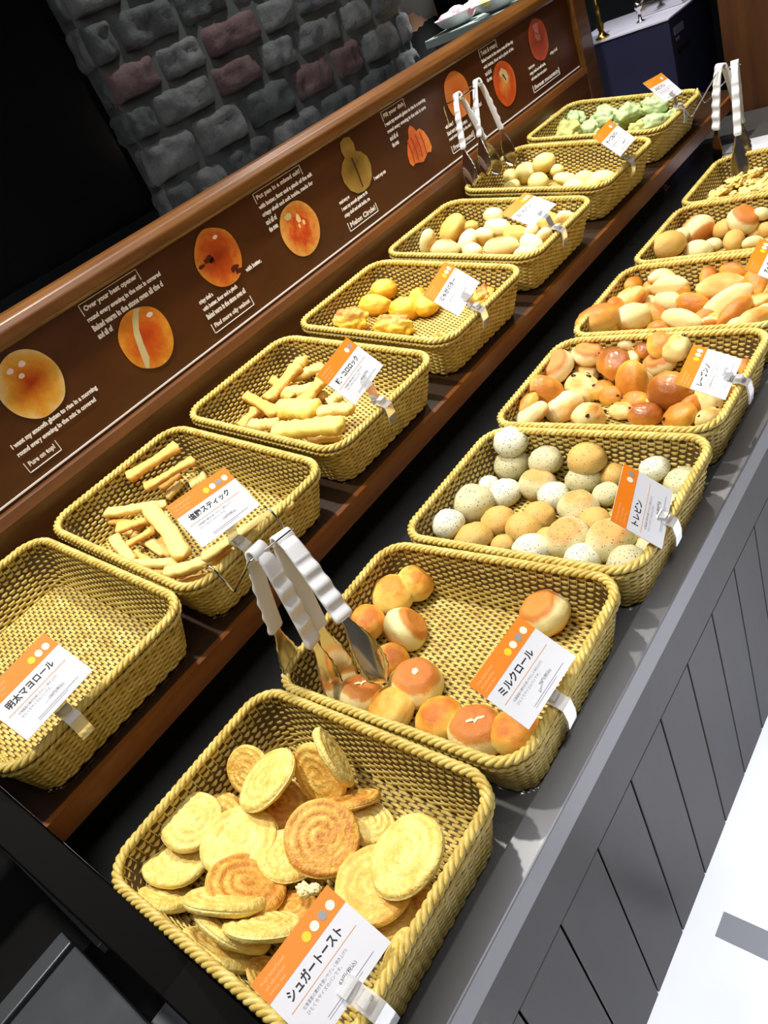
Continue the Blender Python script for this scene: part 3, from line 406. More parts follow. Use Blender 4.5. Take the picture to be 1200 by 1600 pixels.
 ('R2', 'seed', 'a', [0.0433, 0.4495, -0.0539], [-0.0351, -0.1266, 0.9913], [0.9977, 0.053, 0.0421], 0.0295, 1.0, 'grey green speckled seed bun, second from left in back row of seed bun basket'),
 ('R2', 'seed', 'a', [0.105, 0.4528, -0.044], [0.0397, -0.0272, 0.9988], [0.9883, 0.1487, -0.0352], 0.0262, 1.0, 'grey green speckled seed bun, third from left in back row of seed bun basket'),
 ('R2', 'seed', 'b', [0.1752, 0.4526, -0.036], [0.079, 0.0681, 0.9945], [0.9709, 0.2209, -0.0922], 0.0294, 1.0, 'golden speckled seed bun, fifth from left in back row of seed bun basket'),
 ('R2', 'seed', 'c', [0.1042, 0.4164, -0.0607], [0.1591, 0.1438, 0.9767], [0.9038, 0.377, -0.2027], 0.0274, 1.0, 'brown topped speckled seed bun, fourth from left in upper middle row of seed bun basket'),
 ('R2', 'seed', 'a', [0.1723, 0.4368, -0.0606], [-0.034, 0.3003, 0.9532], [0.9906, 0.1364, -0.0076], 0.0275, 1.0, 'grey green speckled seed bun, fourth from left in back row of seed bun basket'),
 ('R2', 'seed', 'b', [0.2104, 0.4528, -0.0617], [-0.0069, -0.0282, 0.9996], [0.994, 0.109, 0.0099], 0.0203, 1.0, 'golden speckled seed bun, sixth from left in back row of seed bun basket'),
 ('R2', 'seed', 'w', [0.2734, 0.4546, -0.0471], [-0.194, -0.1109, 0.9747], [0.976, -0.1222, 0.1804], 0.0212, 1.0, 'whitish speckled seed bun, seventh from left in back row of seed bun basket'),
 ('R2', 'seed', 'a', [0.3136, 0.4462, -0.0614], [-0.0223, -0.137, 0.9903], [0.9954, 0.0893, 0.0347], 0.0262, 1.0, 'grey green speckled seed bun, rightmost in back row of seed bun basket'),
 ('R2', 'seed', 'w', [0.0274, 0.398, -0.0567], [-0.0953, 0.0223, 0.9952], [0.9954, 0.0157, 0.0949], 0.018, 1.0, 'whitish speckled seed bun, second from left in upper middle row of seed bun basket'),
 ('R2', 'seed', 'w', [0.0621, 0.3893, -0.0618], [-0.1516, -0.0993, 0.9834], [0.9882, -0.0394, 0.1483], 0.0257, 1.0, 'whitish speckled seed bun, third from left in upper middle row of seed bun basket'),
 ('R2', 'seed', 'a', [0.0318, 0.348, -0.0514], [0.2711, 0.0103, 0.9625], [0.8641, 0.4379, -0.2481], 0.0332, 1.0, 'grey green speckled seed bun, leftmost in upper middle row of seed bun basket'),
 ('R2', 'seed', 'w', [0.0276, 0.2867, -0.0413], [0.0269, -0.0474, 0.9985], [0.9798, 0.1994, -0.017], 0.0255, 1.0, 'whitish speckled seed bun, leftmost in lower middle row of seed bun basket'),
 ('R2', 'seed', 'b', [0.0852, 0.3291, -0.0618], [0.0352, 0.0612, 0.9975], [0.9718, 0.231, -0.0484], 0.0256, 1.0, 'golden speckled seed bun, third from left in lower middle row of seed bun basket'),
 ('R2', 'seed', 'b', [0.1336, 0.3209, -0.0611], [0.0875, 0.2033, 0.9752], [0.922, 0.3542, -0.1566], 0.0267, 1.0, 'golden speckled seed bun, fourth from left in lower middle row of seed bun basket'),
 ('R2', 'seed', 'b', [0.1415, 0.3511, -0.0628], [0.2108, 0.1915, 0.9586], [0.8351, 0.4745, -0.2784], 0.024, 1.0, 'golden speckled seed bun, fifth from left in lower middle row of seed bun basket'),
 ('R2', 'seed', 'w', [0.1419, 0.3967, -0.0631], [0.0381, -0.1115, 0.993], [0.9853, 0.17, -0.0187], 0.0235, 1.0, 'whitish speckled seed bun, fifth from left in upper middle row of seed bun basket'),
 ('R2', 'seed', 'c', [0.1921, 0.3762, -0.0607], [0.1605, 0.09, 0.9829], [0.9115, 0.3686, -0.1826], 0.0274, 1.0, 'brown topped speckled seed bun, sixth from left in lower middle row of seed bun basket'),
 ('R2', 'seed', 'a', [0.2163, 0.4143, -0.0655], [0.0267, 0.0371, 0.999], [0.9821, 0.1854, -0.0331], 0.0198, 1.0, 'grey green speckled seed bun, sixth from left in upper middle row of seed bun basket'),
 ('R2', 'seed', 'b', [0.2271, 0.3547, -0.0636], [0.0059, 0.0024, 1.0], [0.9828, 0.1846, -0.0063], 0.0227, 1.0, 'golden speckled seed bun, seventh from left in lower middle row of seed bun basket'),
 ('R2', 'seed', 'b', [0.0691, 0.2847, -0.0601], [-0.1799, 0.3578, 0.9163], [0.7112, 0.6909, -0.1302], 0.0283, 1.0, 'golden speckled seed bun, second from left in lower middle row of seed bun basket'),
 ('R2', 'seed', 'b', [0.1159, 0.2878, -0.0667], [-0.1219, 0.1625, 0.9791], [0.9905, 0.0825, 0.1096], 0.0179, 1.0, 'golden speckled seed bun, leftmost in front row of seed bun basket'),
 ('R2', 'seed', 'w', [0.1675, 0.2805, -0.0612], [0.0689, -0.0061, 0.9976], [0.959, 0.2761, -0.0646], 0.0265, 1.0, 'whitish speckled seed bun, second from left in front row of seed bun basket'),
 ('R2', 'seed', 'b', [0.179, 0.3085, -0.0652], [0.2686, -0.0016, 0.9633], [0.8629, 0.4448, -0.2398], 0.0201, 1.0, 'golden speckled seed bun, third from left in front row of seed bun basket'),
 ('R2', 'seed', 'c', [0.2074, 0.311, -0.0589], [-0.0112, -0.1493, 0.9887], [0.9869, 0.1575, 0.035], 0.0299, 1.0, 'brown topped speckled seed bun, fourth from left in front row of seed bun basket'),
 ('R2', 'seed', 'w', [0.2441, 0.2811, -0.0626], [-0.0687, 0.1899, 0.9794], [0.9825, 0.1832, 0.0334], 0.0243, 1.0, 'whitish speckled seed bun, fifth from left in front row of seed bun basket'),
 ('R2', 'seed', 'c', [0.2681, 0.3172, -0.0581], [0.0829, -0.0318, 0.996], [0.959, 0.2744, -0.0711], 0.0314, 1.0, 'brown topped speckled seed bun, sixth from left in front row of seed bun basket'),
 ('R2', 'seed', 'a', [0.3023, 0.2859, -0.0616], [-0.2006, -0.0491, 0.9784], [0.9795, 0.0062, 0.2012], 0.0259, 1.0, 'grey green speckled seed bun, seventh from left in front row of seed bun basket'),
 ('R2', 'seed', 'a', [0.3147, 0.4063, -0.0663], [-0.186, 0.2585, 0.9479], [0.9692, -0.11, 0.2202], 0.0185, 1.0, 'grey green speckled seed bun, rightmost in upper middle row of seed bun basket'),
 ('R2', 'seed', 'a', [0.3164, 0.3225, -0.066], [0.0677, 0.1106, 0.9916], [0.9458, 0.3093, -0.0991], 0.0189, 1.0, 'grey green speckled seed bun, rightmost in front row of seed bun basket'),
 ('R2', 'seed', 'w', [0.2498, 0.4301, -0.0656], [-0.024, -0.1263, 0.9917], [0.9948, 0.0952, 0.0362], 0.0195, 1.0, 'whitish speckled seed bun, seventh from left in upper middle row of seed bun basket'),
 ('R2', 'seed', 'a', [0.279, 0.3809, -0.0668], [-0.1201, 0.0479, 0.9916], [0.9925, 0.0306, 0.1187], 0.0178, 1.0, 'grey green speckled seed bun, rightmost in lower middle row of seed bun basket'),
 ('R3', 'raisin', 'b', [0.01, 0.6894, -0.0246], [0.0403, -0.3513, 0.9354], [0.1464, 0.9281, 0.3423], 0.0322, 0.8, 'brown faced raisin roll, second from left in upper middle row of raisin roll basket'),
 ('R3', 'raisin', 'b', [0.0508, 0.7314, -0.027], [0.2682, -0.0588, 0.9616], [0.9141, 0.3308, -0.2347], 0.0281, 0.8, 'brown faced raisin roll, second from left in back row of raisin roll basket'),
 ('R3', 'raisin', 'c', [0.0395, 0.722, -0.0557], [0.2636, -0.0381, 0.9639], [-0.8907, 0.374, 0.2584], 0.0291, 0.8, 'raisin studded pale raisin roll, fourth from left in upper middle row of raisin roll basket'),
 ('R3', 'raisin', 'd', [0.019, 0.6228, -0.0291], [0.5903, -0.4778, 0.6506], [-0.7985, -0.2278, 0.5572], 0.0348, 0.7, 'golden brown raisin roll, leftmost in lower middle row of raisin roll basket'),
 ('R3', 'raisin', 'c', [0.0569, 0.6763, -0.0592], [0.2016, -0.1947, 0.9599], [-0.8968, 0.3575, 0.2608], 0.0355, 0.75, 'raisin studded pale raisin roll, third from left in lower middle row of raisin roll basket'),
 ('R3', 'raisin', 'a', [0.1168, 0.7672, -0.0261], [0.3128, 0.2528, 0.9156], [0.1691, 0.9337, -0.3155], 0.0314, 0.7, 'pale raisin roll, fourth from left in back row of raisin roll basket'),
 ('R3', 'raisin', 'e', [0.1025, 0.7221, -0.0424], [0.379, 0.2056, 0.9023], [-0.5401, 0.8409, 0.0353], 0.0387, 0.85, 'glossy dark brown raisin roll, fifth from left in upper middle row of raisin roll basket'),
 ('R3', 'raisin', 'd', [0.142, 0.6864, -0.0565], [-0.3114, -0.9072, 0.2828], [0.1883, 0.2327, 0.9541], 0.0385, 0.75, 'golden brown raisin roll, sixth from left in upper middle row of raisin roll basket'),
 ('R3', 'raisin', 'd', [0.1785, 0.7473, -0.0229], [0.4815, 0.1888, 0.8559], [0.0805, 0.9629, -0.2577], 0.0339, 0.8, 'golden brown raisin roll, seventh from left in back row of raisin roll basket'),
 ('R3', 'raisin', 'c', [0.2044, 0.7326, -0.022], [-0.4143, -0.1816, 0.8918], [-0.6692, 0.725, -0.1632], 0.0305, 0.8, 'raisin studded pale raisin roll, eighth from left in back row of raisin roll basket'),
 ('R3', 'raisin', 'b', [0.1754, 0.7261, -0.0445], [-0.1358, -0.2501, 0.9587], [0.9886, 0.0296, 0.1477], 0.0266, 0.8, 'brown faced raisin roll, sixth from left in back row of raisin roll basket'),
 ('R3', 'raisin', 'e', [0.2216, 0.6473, -0.0506], [-0.2165, -0.9745, 0.0592], [0.5565, -0.0733, 0.8276], 0.039, 0.9, 'glossy dark brown raisin roll, seventh from left in lower middle row of raisin roll basket'),
 ('R3', 'raisin', 'd', [0.0136, 0.5716, -0.027], [-0.6718, -0.1771, 0.7192], [-0.3576, -0.7728, -0.5243], 0.0259, 0.6, 'golden brown raisin roll, leftmost in front row of raisin roll basket'),
 ('R3', 'raisin', 'a', [0.0204, 0.5616, -0.0411], [-0.4624, 0.0928, 0.8818], [-0.5932, -0.7716, -0.2299], 0.0334, 0.6, 'pale raisin roll, second from left in front row of raisin roll basket'),
 ('R3', 'raisin', 'a', [0.05, 0.6185, -0.0597], [0.8366, -0.4799, 0.2642], [0.4985, 0.8669, -0.0042], 0.0357, 0.7, 'pale raisin roll, third from left in front row of raisin roll basket'),
 ('R3', 'raisin', 'c', [0.1102, 0.5875, -0.0584], [0.7745, 0.3429, 0.5316], [-0.0642, 0.8786, -0.4732], 0.0392, 0.65, 'raisin studded pale raisin roll, fourth from left in front row of raisin roll basket'),
 ('R3', 'raisin', 'c', [0.1507, 0.6185, -0.0659], [-0.0919, 0.0811, 0.9925], [-0.8498, 0.513, -0.1206], 0.0235, 0.7, 'raisin studded pale raisin roll, fifth from left in front row of raisin roll basket'),
 ('R3', 'raisin', 'd', [0.1133, 0.663, -0.0661], [-0.0071, -0.39, 0.9208], [1.0, -0.0021, 0.0068], 0.0218, 0.8, 'golden brown raisin roll, fifth from left in lower middle row of raisin roll basket'),
 ('R3', 'raisin', 'e', [0.1965, 0.6055, -0.0629], [0.2118, 0.0562, 0.9757], [0.9109, 0.3505, -0.2179], 0.0277, 0.8, 'glossy dark brown raisin roll, sixth from left in front row of raisin roll basket'),
 ('R3', 'raisin', 'd', [0.253, 0.5982, -0.0617], [-0.5136, -0.1006, 0.8521], [0.8453, -0.2301, 0.4823], 0.0299, 0.8, 'golden brown raisin roll, eighth from left in front row of raisin roll basket'),
 ('R3', 'raisin', 'a', [0.2746, 0.648, -0.0642], [0.1404, -0.386, 0.9118], [-0.8785, 0.3761, 0.2945], 0.0254, 0.8, 'pale raisin roll, eighth from left in lower middle row of raisin roll basket'),
 ('R3', 'raisin', 'c', [0.2949, 0.6028, -0.065], [0.0989, 0.2902, 0.9518], [0.3301, 0.8928, -0.3065], 0.0253, 0.7, 'raisin studded pale raisin roll, rightmost in front row of raisin roll basket'),
 ('R3', 'raisin', 'd', [0.2255, 0.7701, -0.0273], [0.5238, -0.6693, 0.5269], [0.8514, 0.4315, -0.2982], 0.0269, 0.7, 'golden brown raisin roll, rightmost in back row of raisin roll basket'),
 ('R3', 'raisin', 'd', [0.307, 0.7299, -0.0571], [0.4441, -0.3524, 0.8238], [-0.0821, 0.8996, 0.429], 0.0155, 0.7, 'golden brown raisin roll, rightmost in upper middle row of raisin roll basket'),
 ('R3', 'raisin', 'b', [0.0157, 0.7316, -0.0334], [-0.6446, -0.4287, 0.633], [0.7291, -0.5939, 0.3402], 0.0166, 0.8, 'brown faced raisin roll, leftmost in back row of raisin roll basket'),
 ('R3', 'raisin', 'e', [0.1453, 0.7489, -0.0293], [0.2118, 0.0562, 0.9757], [-0.1136, 0.993, -0.0325], 0.0222, 0.8, 'glossy dark brown raisin roll, fifth from left in back row of raisin roll basket'),
 ('R3', 'raisin', 'a', [0.2301, 0.7012, -0.0667], [0.2804, 0.6482, 0.7079], [0.0188, 0.7337, -0.6792], 0.0208, 0.8, 'pale raisin roll, eighth from left in upper middle row of raisin roll basket'),
 ('R3', 'raisin', 'd', [0.0908, 0.6745, -0.0645], [0.0001, 0.2171, 0.9762], [0.4945, 0.8484, -0.1887], 0.0249, 0.8, 'golden brown raisin roll, fourth from left in lower middle row of raisin roll basket'),
 ('R3', 'raisin', 'a', [0.0192, 0.7061, -0.0631], [-0.0027, 0.115, 0.9934], [-0.803, 0.5917, -0.0707], 0.0205, 0.8, 'pale raisin roll, third from left in upper middle row of raisin roll basket'),
 ('R3', 'raisin', 'a', [0.1552, 0.7124, -0.0647], [-0.7658, -0.2496, 0.5926], [0.1771, 0.804, 0.5676], 0.0244, 0.8, 'pale raisin roll, seventh from left in upper middle row of raisin roll basket'),
 ('R3', 'raisin', 'd', [0.1611, 0.6462, -0.0656], [-0.0911, -0.146, 0.9851], [0.9922, -0.0983, 0.0772], 0.0228, 0.8, 'golden brown raisin roll, sixth from left in lower middle row of raisin roll basket'),
 ('R3', 'raisin', 'b', [0.0201, 0.6433, -0.0627], [-0.2868, -0.4855, 0.8259], [0.9501, -0.2549, 0.18], 0.021, 0.8, 'brown faced raisin roll, second from left in lower middle row of raisin roll basket'),
 ('R3', 'raisin', 'd', [0.2565, 0.6337, -0.0637], [0.4493, -0.5694, 0.6884], [0.844, 0.5233, -0.118], 0.0231, 0.8, 'golden brown raisin roll, ninth from left in front row of raisin roll basket'),
 ('R3', 'raisin', 'a', [0.1255, 0.7308, -0.0365], [-0.2857, -0.1783, 0.9416], [0.9032, -0.3785, 0.2024], 0.0184, 0.8, 'pale raisin roll, third from left in back row of raisin roll basket'),
 ('R3', 'raisin', 'a', [0.1992, 0.6418, -0.0668], [0.5458, 0.4833, 0.6845], [-0.43, 0.8627, -0.2662], 0.0206, 0.8, 'pale raisin roll, seventh from left in front row of raisin roll basket'),
 ('R3', 'raisin', 'd', [0.2823, 0.6807, -0.0671], [0.2761, -0.1207, 0.9535], [0.9145, 0.3383, -0.2219], 0.02, 0.8, 'golden brown raisin roll, rightmost in lower middle row of raisin roll basket'),
 ('R3', 'raisin', 'd', [-0.0003, 0.668, -0.0309], [0.4948, 0.0277, 0.8686], [0.6741, 0.6185, -0.4037], 0.0193, 0.8, 'golden brown raisin roll, leftmost in upper middle row of raisin roll basket'),
 ('R4', 'bean', 'd', [0.0119, 0.8536, -0.024], [-0.1001, 0.2438, 0.9647], [0.6346, 0.7624, -0.1268], 0.0436, 0.6, 'brown oval roll, leftmost in front row of oval roll basket'),
 ('R4', 'bean', 'b', [0.0263, 0.9548, -0.0425], [-0.4868, 0.2592, 0.8341], [0.5743, 0.8145, 0.082], 0.0397, 0.55, 'golden oval roll, second from left in upper middle row of oval roll basket'),
 ('R4', 'bean', 'a', [0.0514, 0.9095, -0.0557], [0.3272, 0.2644, 0.9072], [0.3233, 0.8708, -0.3704], 0.046, 0.6, 'pale oval roll, third from left in front row of oval roll basket'),
 ('R4', 'bean', 'd', [0.0202, 0.9969, -0.0305], [0.3272, 0.2644, 0.9072], [-0.0565, 0.9638, -0.2605], 0.027, 0.6, 'brown oval roll, leftmost in back row of oval roll basket'),
 ('R4', 'bean', 'a', [0.0788, 1.0159, -0.0311], [-0.032, 0.4424, 0.8963], [0.7069, 0.6439, -0.2926], 0.0349, 0.5, 'pale oval roll, third from left in back row of oval roll basket'),
 ('R4', 'bean', 'a', [0.0888, 0.9977, -0.0404], [-0.081, -0.2622, 0.9616], [0.9915, -0.1199, 0.0508], 0.0403, 0.45, 'pale oval roll, fourth from left in back row of oval roll basket'),
 ('R4', 'bean', 'a', [0.0916, 0.9803, -0.062], [-0.081, -0.2622, 0.9616], [-0.9249, 0.3793, 0.0255], 0.033, 0.6, 'pale oval roll, fourth from left in upper middle row of oval roll basket'),
 ('R4', 'bean', 'd', [0.1486, 0.9567, -0.0617], [0.3266, -0.795, 0.5112], [-0.8719, -0.0446, 0.4876], 0.0338, 0.6, 'brown oval roll, fourth from left in lower middle row of oval roll basket'),
 ('R4', 'bean', 'd', [0.079, 0.9384, -0.0637], [0.4713, 0.2538, 0.8447], [-0.8625, 0.333, 0.3812], 0.0297, 0.6, 'brown oval roll, third from left in lower middle row of oval roll basket'),
 ('R4', 'bean', 'a', [0.1473, 0.8966, -0.0602], [0.0007, -0.1579, 0.9875], [-0.947, 0.317, 0.0514], 0.0426, 0.38, 'pale oval roll, fifth from left in front row of oval roll basket'),
 ('R4', 'bean', 'b', [0.1856, 0.995, -0.0502], [0.035, -0.1168, 0.9925], [0.9745, 0.2241, -0.008], 0.0448, 0.5, 'golden oval roll, seventh from left in upper middle row of oval roll basket'),
 ('R4', 'bean', 'd', [0.1594, 1.0149, -0.0334], [0.4687, -0.1644, 0.8679], [0.0431, 0.9856, 0.1634], 0.0264, 0.6, 'brown oval roll, seventh from left in back row of oval roll basket'),
 ('R4', 'bean', 'd', [0.1249, 1.0296, -0.0341], [0.0207, -0.0169, 0.9996], [0.985, -0.1712, -0.0233], 0.0259, 0.6, 'brown oval roll, sixth from left in back row of oval roll basket'),
 ('R4', 'bean', 'a', [0.211, 0.9465, -0.058], [-0.1381, -0.1572, 0.9779], [0.7531, 0.6245, 0.2068], 0.0487, 0.36, 'pale oval roll, sixth from left in lower middle row of oval roll basket'),
 ('R4', 'bean', 'd', [0.2317, 0.9187, -0.062], [0.1424, -0.3761, 0.9156], [0.5362, 0.8068, 0.2481], 0.0365, 0.45, 'brown oval roll, seventh from left in lower middle row of oval roll basket'),
 ('R4', 'bean', 'd', [0.2047, 1.0233, -0.0318], [0.2277, 0.1276, 0.9653], [0.9205, 0.295, -0.2561], 0.0279, 0.7, 'brown oval roll, eighth from left in back row of oval roll basket'),
 ('R4', 'bean', 'd', [0.2441, 0.9963, -0.0506], [0.3502, -0.0625, 0.9346], [-0.4337, 0.8735, 0.2209], 0.0341, 0.6, 'brown oval roll, rightmost in back row of oval roll basket'),
 ('R4', 'bean', 'b', [0.2598, 0.9577, -0.0669], [-0.1896, 0.2448, 0.9508], [0.6148, 0.7847, -0.0794], 0.0227, 0.6, 'golden oval roll, eighth from left in lower middle row of oval roll basket'),
 ('R4', 'bean', 'b', [0.2749, 0.8878, -0.0619], [0.3502, -0.0625, 0.9346], [0.5523, 0.8197, -0.1522], 0.0344, 0.55, 'golden oval roll, rightmost in front row of oval roll basket'),
 ('R4', 'bean', 'a', [0.1975, 0.8943, -0.0673], [-0.3908, 0.9099, 0.1393], [0.8611, 0.4148, -0.2939], 0.0183, 0.6, 'pale oval roll, sixth from left in front row of oval roll basket'),
 ('R4', 'bean', 'b', [0.023, 0.8754, -0.051], [-0.0095, -0.5217, 0.8531], [0.9467, 0.2699, 0.1756], 0.0227, 0.6, 'golden oval roll, second from left in front row of oval roll basket'),
 ('R4', 'bean', 'd', [0.0428, 1.0016, -0.0456], [-0.8126, -0.2649, 0.5191], [0.1706, 0.7435, 0.6466], 0.0179, 0.6, 'brown oval roll, third from left in upper middle row of oval roll basket'),
 ('R4', 'bean', 'a', [0.2829, 0.9187, -0.066], [0.4896, 0.3582, 0.795], [0.2071, 0.8379, -0.505], 0.0265, 0.5, 'pale oval roll, rightmost in lower middle row of oval roll basket'),
 ('R4', 'bean', 'd', [0.2654, 0.9876, -0.0647], [-0.6284, 0.2553, 0.7348], [0.5121, 0.8468, 0.1438], 0.0276, 0.6, 'brown oval roll, rightmost in upper middle row of oval roll basket'),
 ('R4', 'bean', 'a', [0.1559, 0.9846, -0.0675], [-0.0107, -0.3854, 0.9227], [-0.5651, 0.7636, 0.3124], 0.0217, 0.6, 'pale oval roll, sixth from left in upper middle row of oval roll basket'),
 ('R4', 'bean', 'd', [0.013, 0.9115, -0.0317], [0.216, -0.0828, 0.9729], [0.2487, 0.9682, 0.0272], 0.0273, 0.7, 'brown oval roll, leftmost in lower middle row of oval roll basket'),
 ('R4', 'bean', 'a', [0.0517, 0.9901, -0.0665], [0.1641, 0.2682, 0.9493], [0.7491, 0.5923, -0.2968], 0.0224, 0.7, 'pale oval roll, second from left in lower middle row of oval roll basket'),
 ('R4', 'bean', 'd', [0.11, 0.9992, -0.0509], [-0.5461, -0.3695, 0.7518], [0.7538, -0.6083, 0.2486], 0.0243, 0.7, 'brown oval roll, fifth from left in upper middle row of oval roll basket'),
 ('R4', 'bean', 'd', [0.1795, 0.9162, -0.0663], [-0.0107, -0.3854, 0.9227], [0.7888, 0.5638, 0.2446], 0.0242, 0.6, 'brown oval roll, fifth from left in lower middle row of oval roll basket'),
 ('R4', 'bean', 'a', [0.2555, 0.8735, -0.064], [0.1339, -0.2744, 0.9522], [0.9413, 0.3358, -0.0356], 0.0247, 0.6, 'pale oval roll, eighth from left in front row of oval roll basket'),
 ('R4', 'bean', 'b', [0.208, 0.9065, -0.0677], [0.3008, -0.1315, 0.9446], [0.9142, 0.3219, -0.2463], 0.0201, 0.7, 'golden oval roll, seventh from left in front row of oval roll basket'),
 ('R4', 'bean', 'b', [0.0035, 0.9984, -0.0348], [-0.0648, -0.2642, 0.9623], [0.9466, 0.2889, 0.1431], 0.0238, 0.7, 'golden oval roll, leftmost in upper middle row of oval roll basket'),
 ('R4', 'bean', 'd', [0.0917, 1.0562, -0.0353], [-0.5461, -0.3695, 0.7518], [0.7433, -0.6277, 0.2314], 0.0233, 0.7, 'brown oval roll, fifth from left in back row of oval roll basket'),
 ('R4', 'bean', 'b', [0.2398, 0.964, -0.0662], [0.1829, -0.1244, 0.9752], [0.0425, 0.992, 0.1186], 0.023, 0.7, 'golden oval roll, eighth from left in upper middle row of oval roll basket'),
 ('R4', 'bean', 'd', [0.1044, 0.8892, -0.0682], [0.0979, -0.3731, 0.9226], [0.9952, 0.0442, -0.0878], 0.0191, 0.7, 'brown oval roll, fourth from left in front row of oval roll basket'),
 ('R4', 'bean', 'a', [0.0292, 1.0342, -0.0351], [0.2228, 0.0591, 0.9731], [0.9407, 0.249, -0.2305], 0.0238, 0.7, 'pale oval roll, second from left in back row of oval roll basket'),
 ('R5', 'bun', 'b', [0.0285, 1.1595, -0.0278], [0.1883, 0.0211, 0.9819], [0.5704, 0.8115, -0.1268], 0.0394, 0.75, 'golden round bun, leftmost in front row of round bun basket at right'),
 ('R5', 'bun', 'a', [0.0266, 1.2294, -0.0423], [-0.3728, -0.2523, 0.893], [0.7914, -0.5889, 0.164], 0.0214, 0.9, 'pale round bun, leftmost in middle row of round bun basket at right'),
 ('R5', 'bun', 'c', [0.0484, 1.2659, -0.0518], [0.7014, -0.4968, -0.5111], [0.2839, 0.8525, -0.4389], 0.0358, 1.0, 'brown faced round bun, second from left in middle row of round bun basket at right'),
 ('R5', 'bun', 'a', [0.0583, 1.3181, -0.0373], [-0.3283, 0.7644, 0.5548], [-0.5669, -0.6293, 0.5316], 0.0274, 0.55, 'pale round bun, leftmost in back row of round bun basket at right'),
 ('R5', 'bun', 'b', [0.0991, 1.2701, -0.0547], [-0.3519, -0.2074, 0.9128], [0.9192, -0.2604, 0.2952], 0.0239, 0.9, 'golden round bun, second from left in back row of round bun basket at right'),
 ('R5', 'bun', 'c', [0.1406, 1.2677, -0.0419], [0.5767, -0.0379, 0.816], [0.6155, 0.677, -0.4035], 0.0305, 1.0, 'brown faced round bun, third from left in back row of round bun basket at right'),
 ('R5', 'bun', 'a', [0.0745, 1.1884, -0.0609], [0.3913, -0.5, 0.7726], [0.9148, 0.3028, -0.2673], 0.0291, 0.8, 'pale round bun, second from left in front row of round bun basket at right'),
 ('R5', 'bun', 'b', [0.1343, 1.2237, -0.0627], [0.5403, -0.1686, 0.8244], [0.0497, 0.9844, 0.1688], 0.0262, 0.8, 'golden round bun, fourth from left in front row of round bun basket at right'),
 ('R5', 'bun', 'a', [0.0919, 1.2274, -0.0676], [0.3825, -0.23, 0.8949], [0.8901, 0.3515, -0.2902], 0.0177, 0.8, 'pale round bun, third from left in front row of round bun basket at right'),
 ('R5', 'bun', 'a', [0.1761, 1.2055, -0.0662], [-0.128, 0.4896, 0.8625], [0.659, 0.6919, -0.295], 0.0242, 0.5, 'pale round bun, rightmost in front row of round bun basket at right'),
 ('R5', 'bun', 'b', [0.1622, 1.2592, -0.0693], [0.0022, -0.0806, 0.9967], [0.9672, -0.2529, -0.0226], 0.0148, 0.8, 'golden round bun, third from left in middle row of round bun basket at right'),
 ('R5', 'bun', 'b', [0.1809, 1.2665, -0.0666], [0.1148, -0.4109, 0.9044], [0.9903, -0.0239, -0.1366], 0.0185, 0.9, 'golden round bun, rightmost in middle row of round bun basket at right'),
 ('R5', 'bun', 'a', [0.1724, 1.2817, -0.0394], [0.3966, -0.147, 0.9061], [0.8646, 0.3916, -0.3149], 0.018, 0.8, 'pale round bun, rightmost in back row of round bun basket at right'),
 ('R6', 'shred', 'a', [0.016, 1.4476, -0.0474], [-0.17, -0.1404, 0.9754], [0.9425, -0.312, 0.1194], 0.0229, 0.6, 'golden bread shred, leftmost in front row of basket behind round buns'),
 ('R6', 'shred', 'a', [0.0178, 1.495, -0.0567], [0.121, -0.058, 0.991], [0.7377, 0.6732, -0.0506], 0.0246, 0.6, 'golden bread shred, second from left in front row of basket behind round buns'),
 ('R6', 'shred', 'a', [0.0218, 1.5447, -0.0685], [0.013, -0.1819, 0.9832], [0.6914, 0.712, 0.1226], 0.0229, 0.6, 'golden bread shred, third from left in front row of basket behind round buns'),
 ('R6', 'shred', 'a', [0.0366, 1.5461, -0.0547], [0.0512, -0.1353, 0.9895], [-0.109, 0.9841, 0.1402], 0.0265, 0.6, 'golden bread shred, leftmost in back row of basket behind round buns'),
 ('R6', 'shred', 'a', [0.0495, 1.5586, -0.0483], [-0.0045, -0.0377, 0.9993], [0.2507, 0.9673, 0.0376], 0.0233, 0.6, 'golden bread shred, second from left in back row of basket behind round buns'),
 ('R6', 'shred', 'a', [0.0815, 1.5569, -0.0482], [-0.1252, 0.0799, 0.9889], [0.6423, 0.7662, 0.0194], 0.023, 0.6, 'golden bread shred, fourth from left in back row of basket behind round buns'),
 ('R6', 'shred', 'a', [0.0728, 1.5445, -0.0665], [0.1064, 0.0989, 0.9894], [-0.1406, 0.9865, -0.0835], 0.029, 0.6, 'golden bread shred, third from left in back row of basket behind round buns'),
 ('R6', 'shred', 'a', [0.0736, 1.5051, -0.0724], [-0.1373, -0.1137, 0.984], [-0.6813, 0.7319, -0.0105], 0.0252, 0.6, 'golden bread shred, fifth from left in front row of basket behind round buns'),
 ('R6', 'shred', 'a', [0.0999, 1.512, -0.0718], [0.0959, -0.1948, 0.9761], [0.8537, 0.5203, 0.02], 0.0282, 0.6, 'golden bread shred, rightmost in front row of basket behind round buns'),
 ('R6', 'shred', 'a', [0.1039, 1.5451, -0.0642], [-0.3213, -0.0266, 0.9466], [0.4532, 0.8734, 0.1784], 0.0191, 0.6, 'golden bread shred, rightmost in back row of basket behind round buns'),
 ('R6', 'shred', 'a', [0.0345, 1.5114, -0.0737], [-0.1041, 0.0258, 0.9942], [0.8147, -0.5712, 0.1001], 0.0192, 0.6, 'golden bread shred, fourth from left in front row of basket behind round buns'),
]
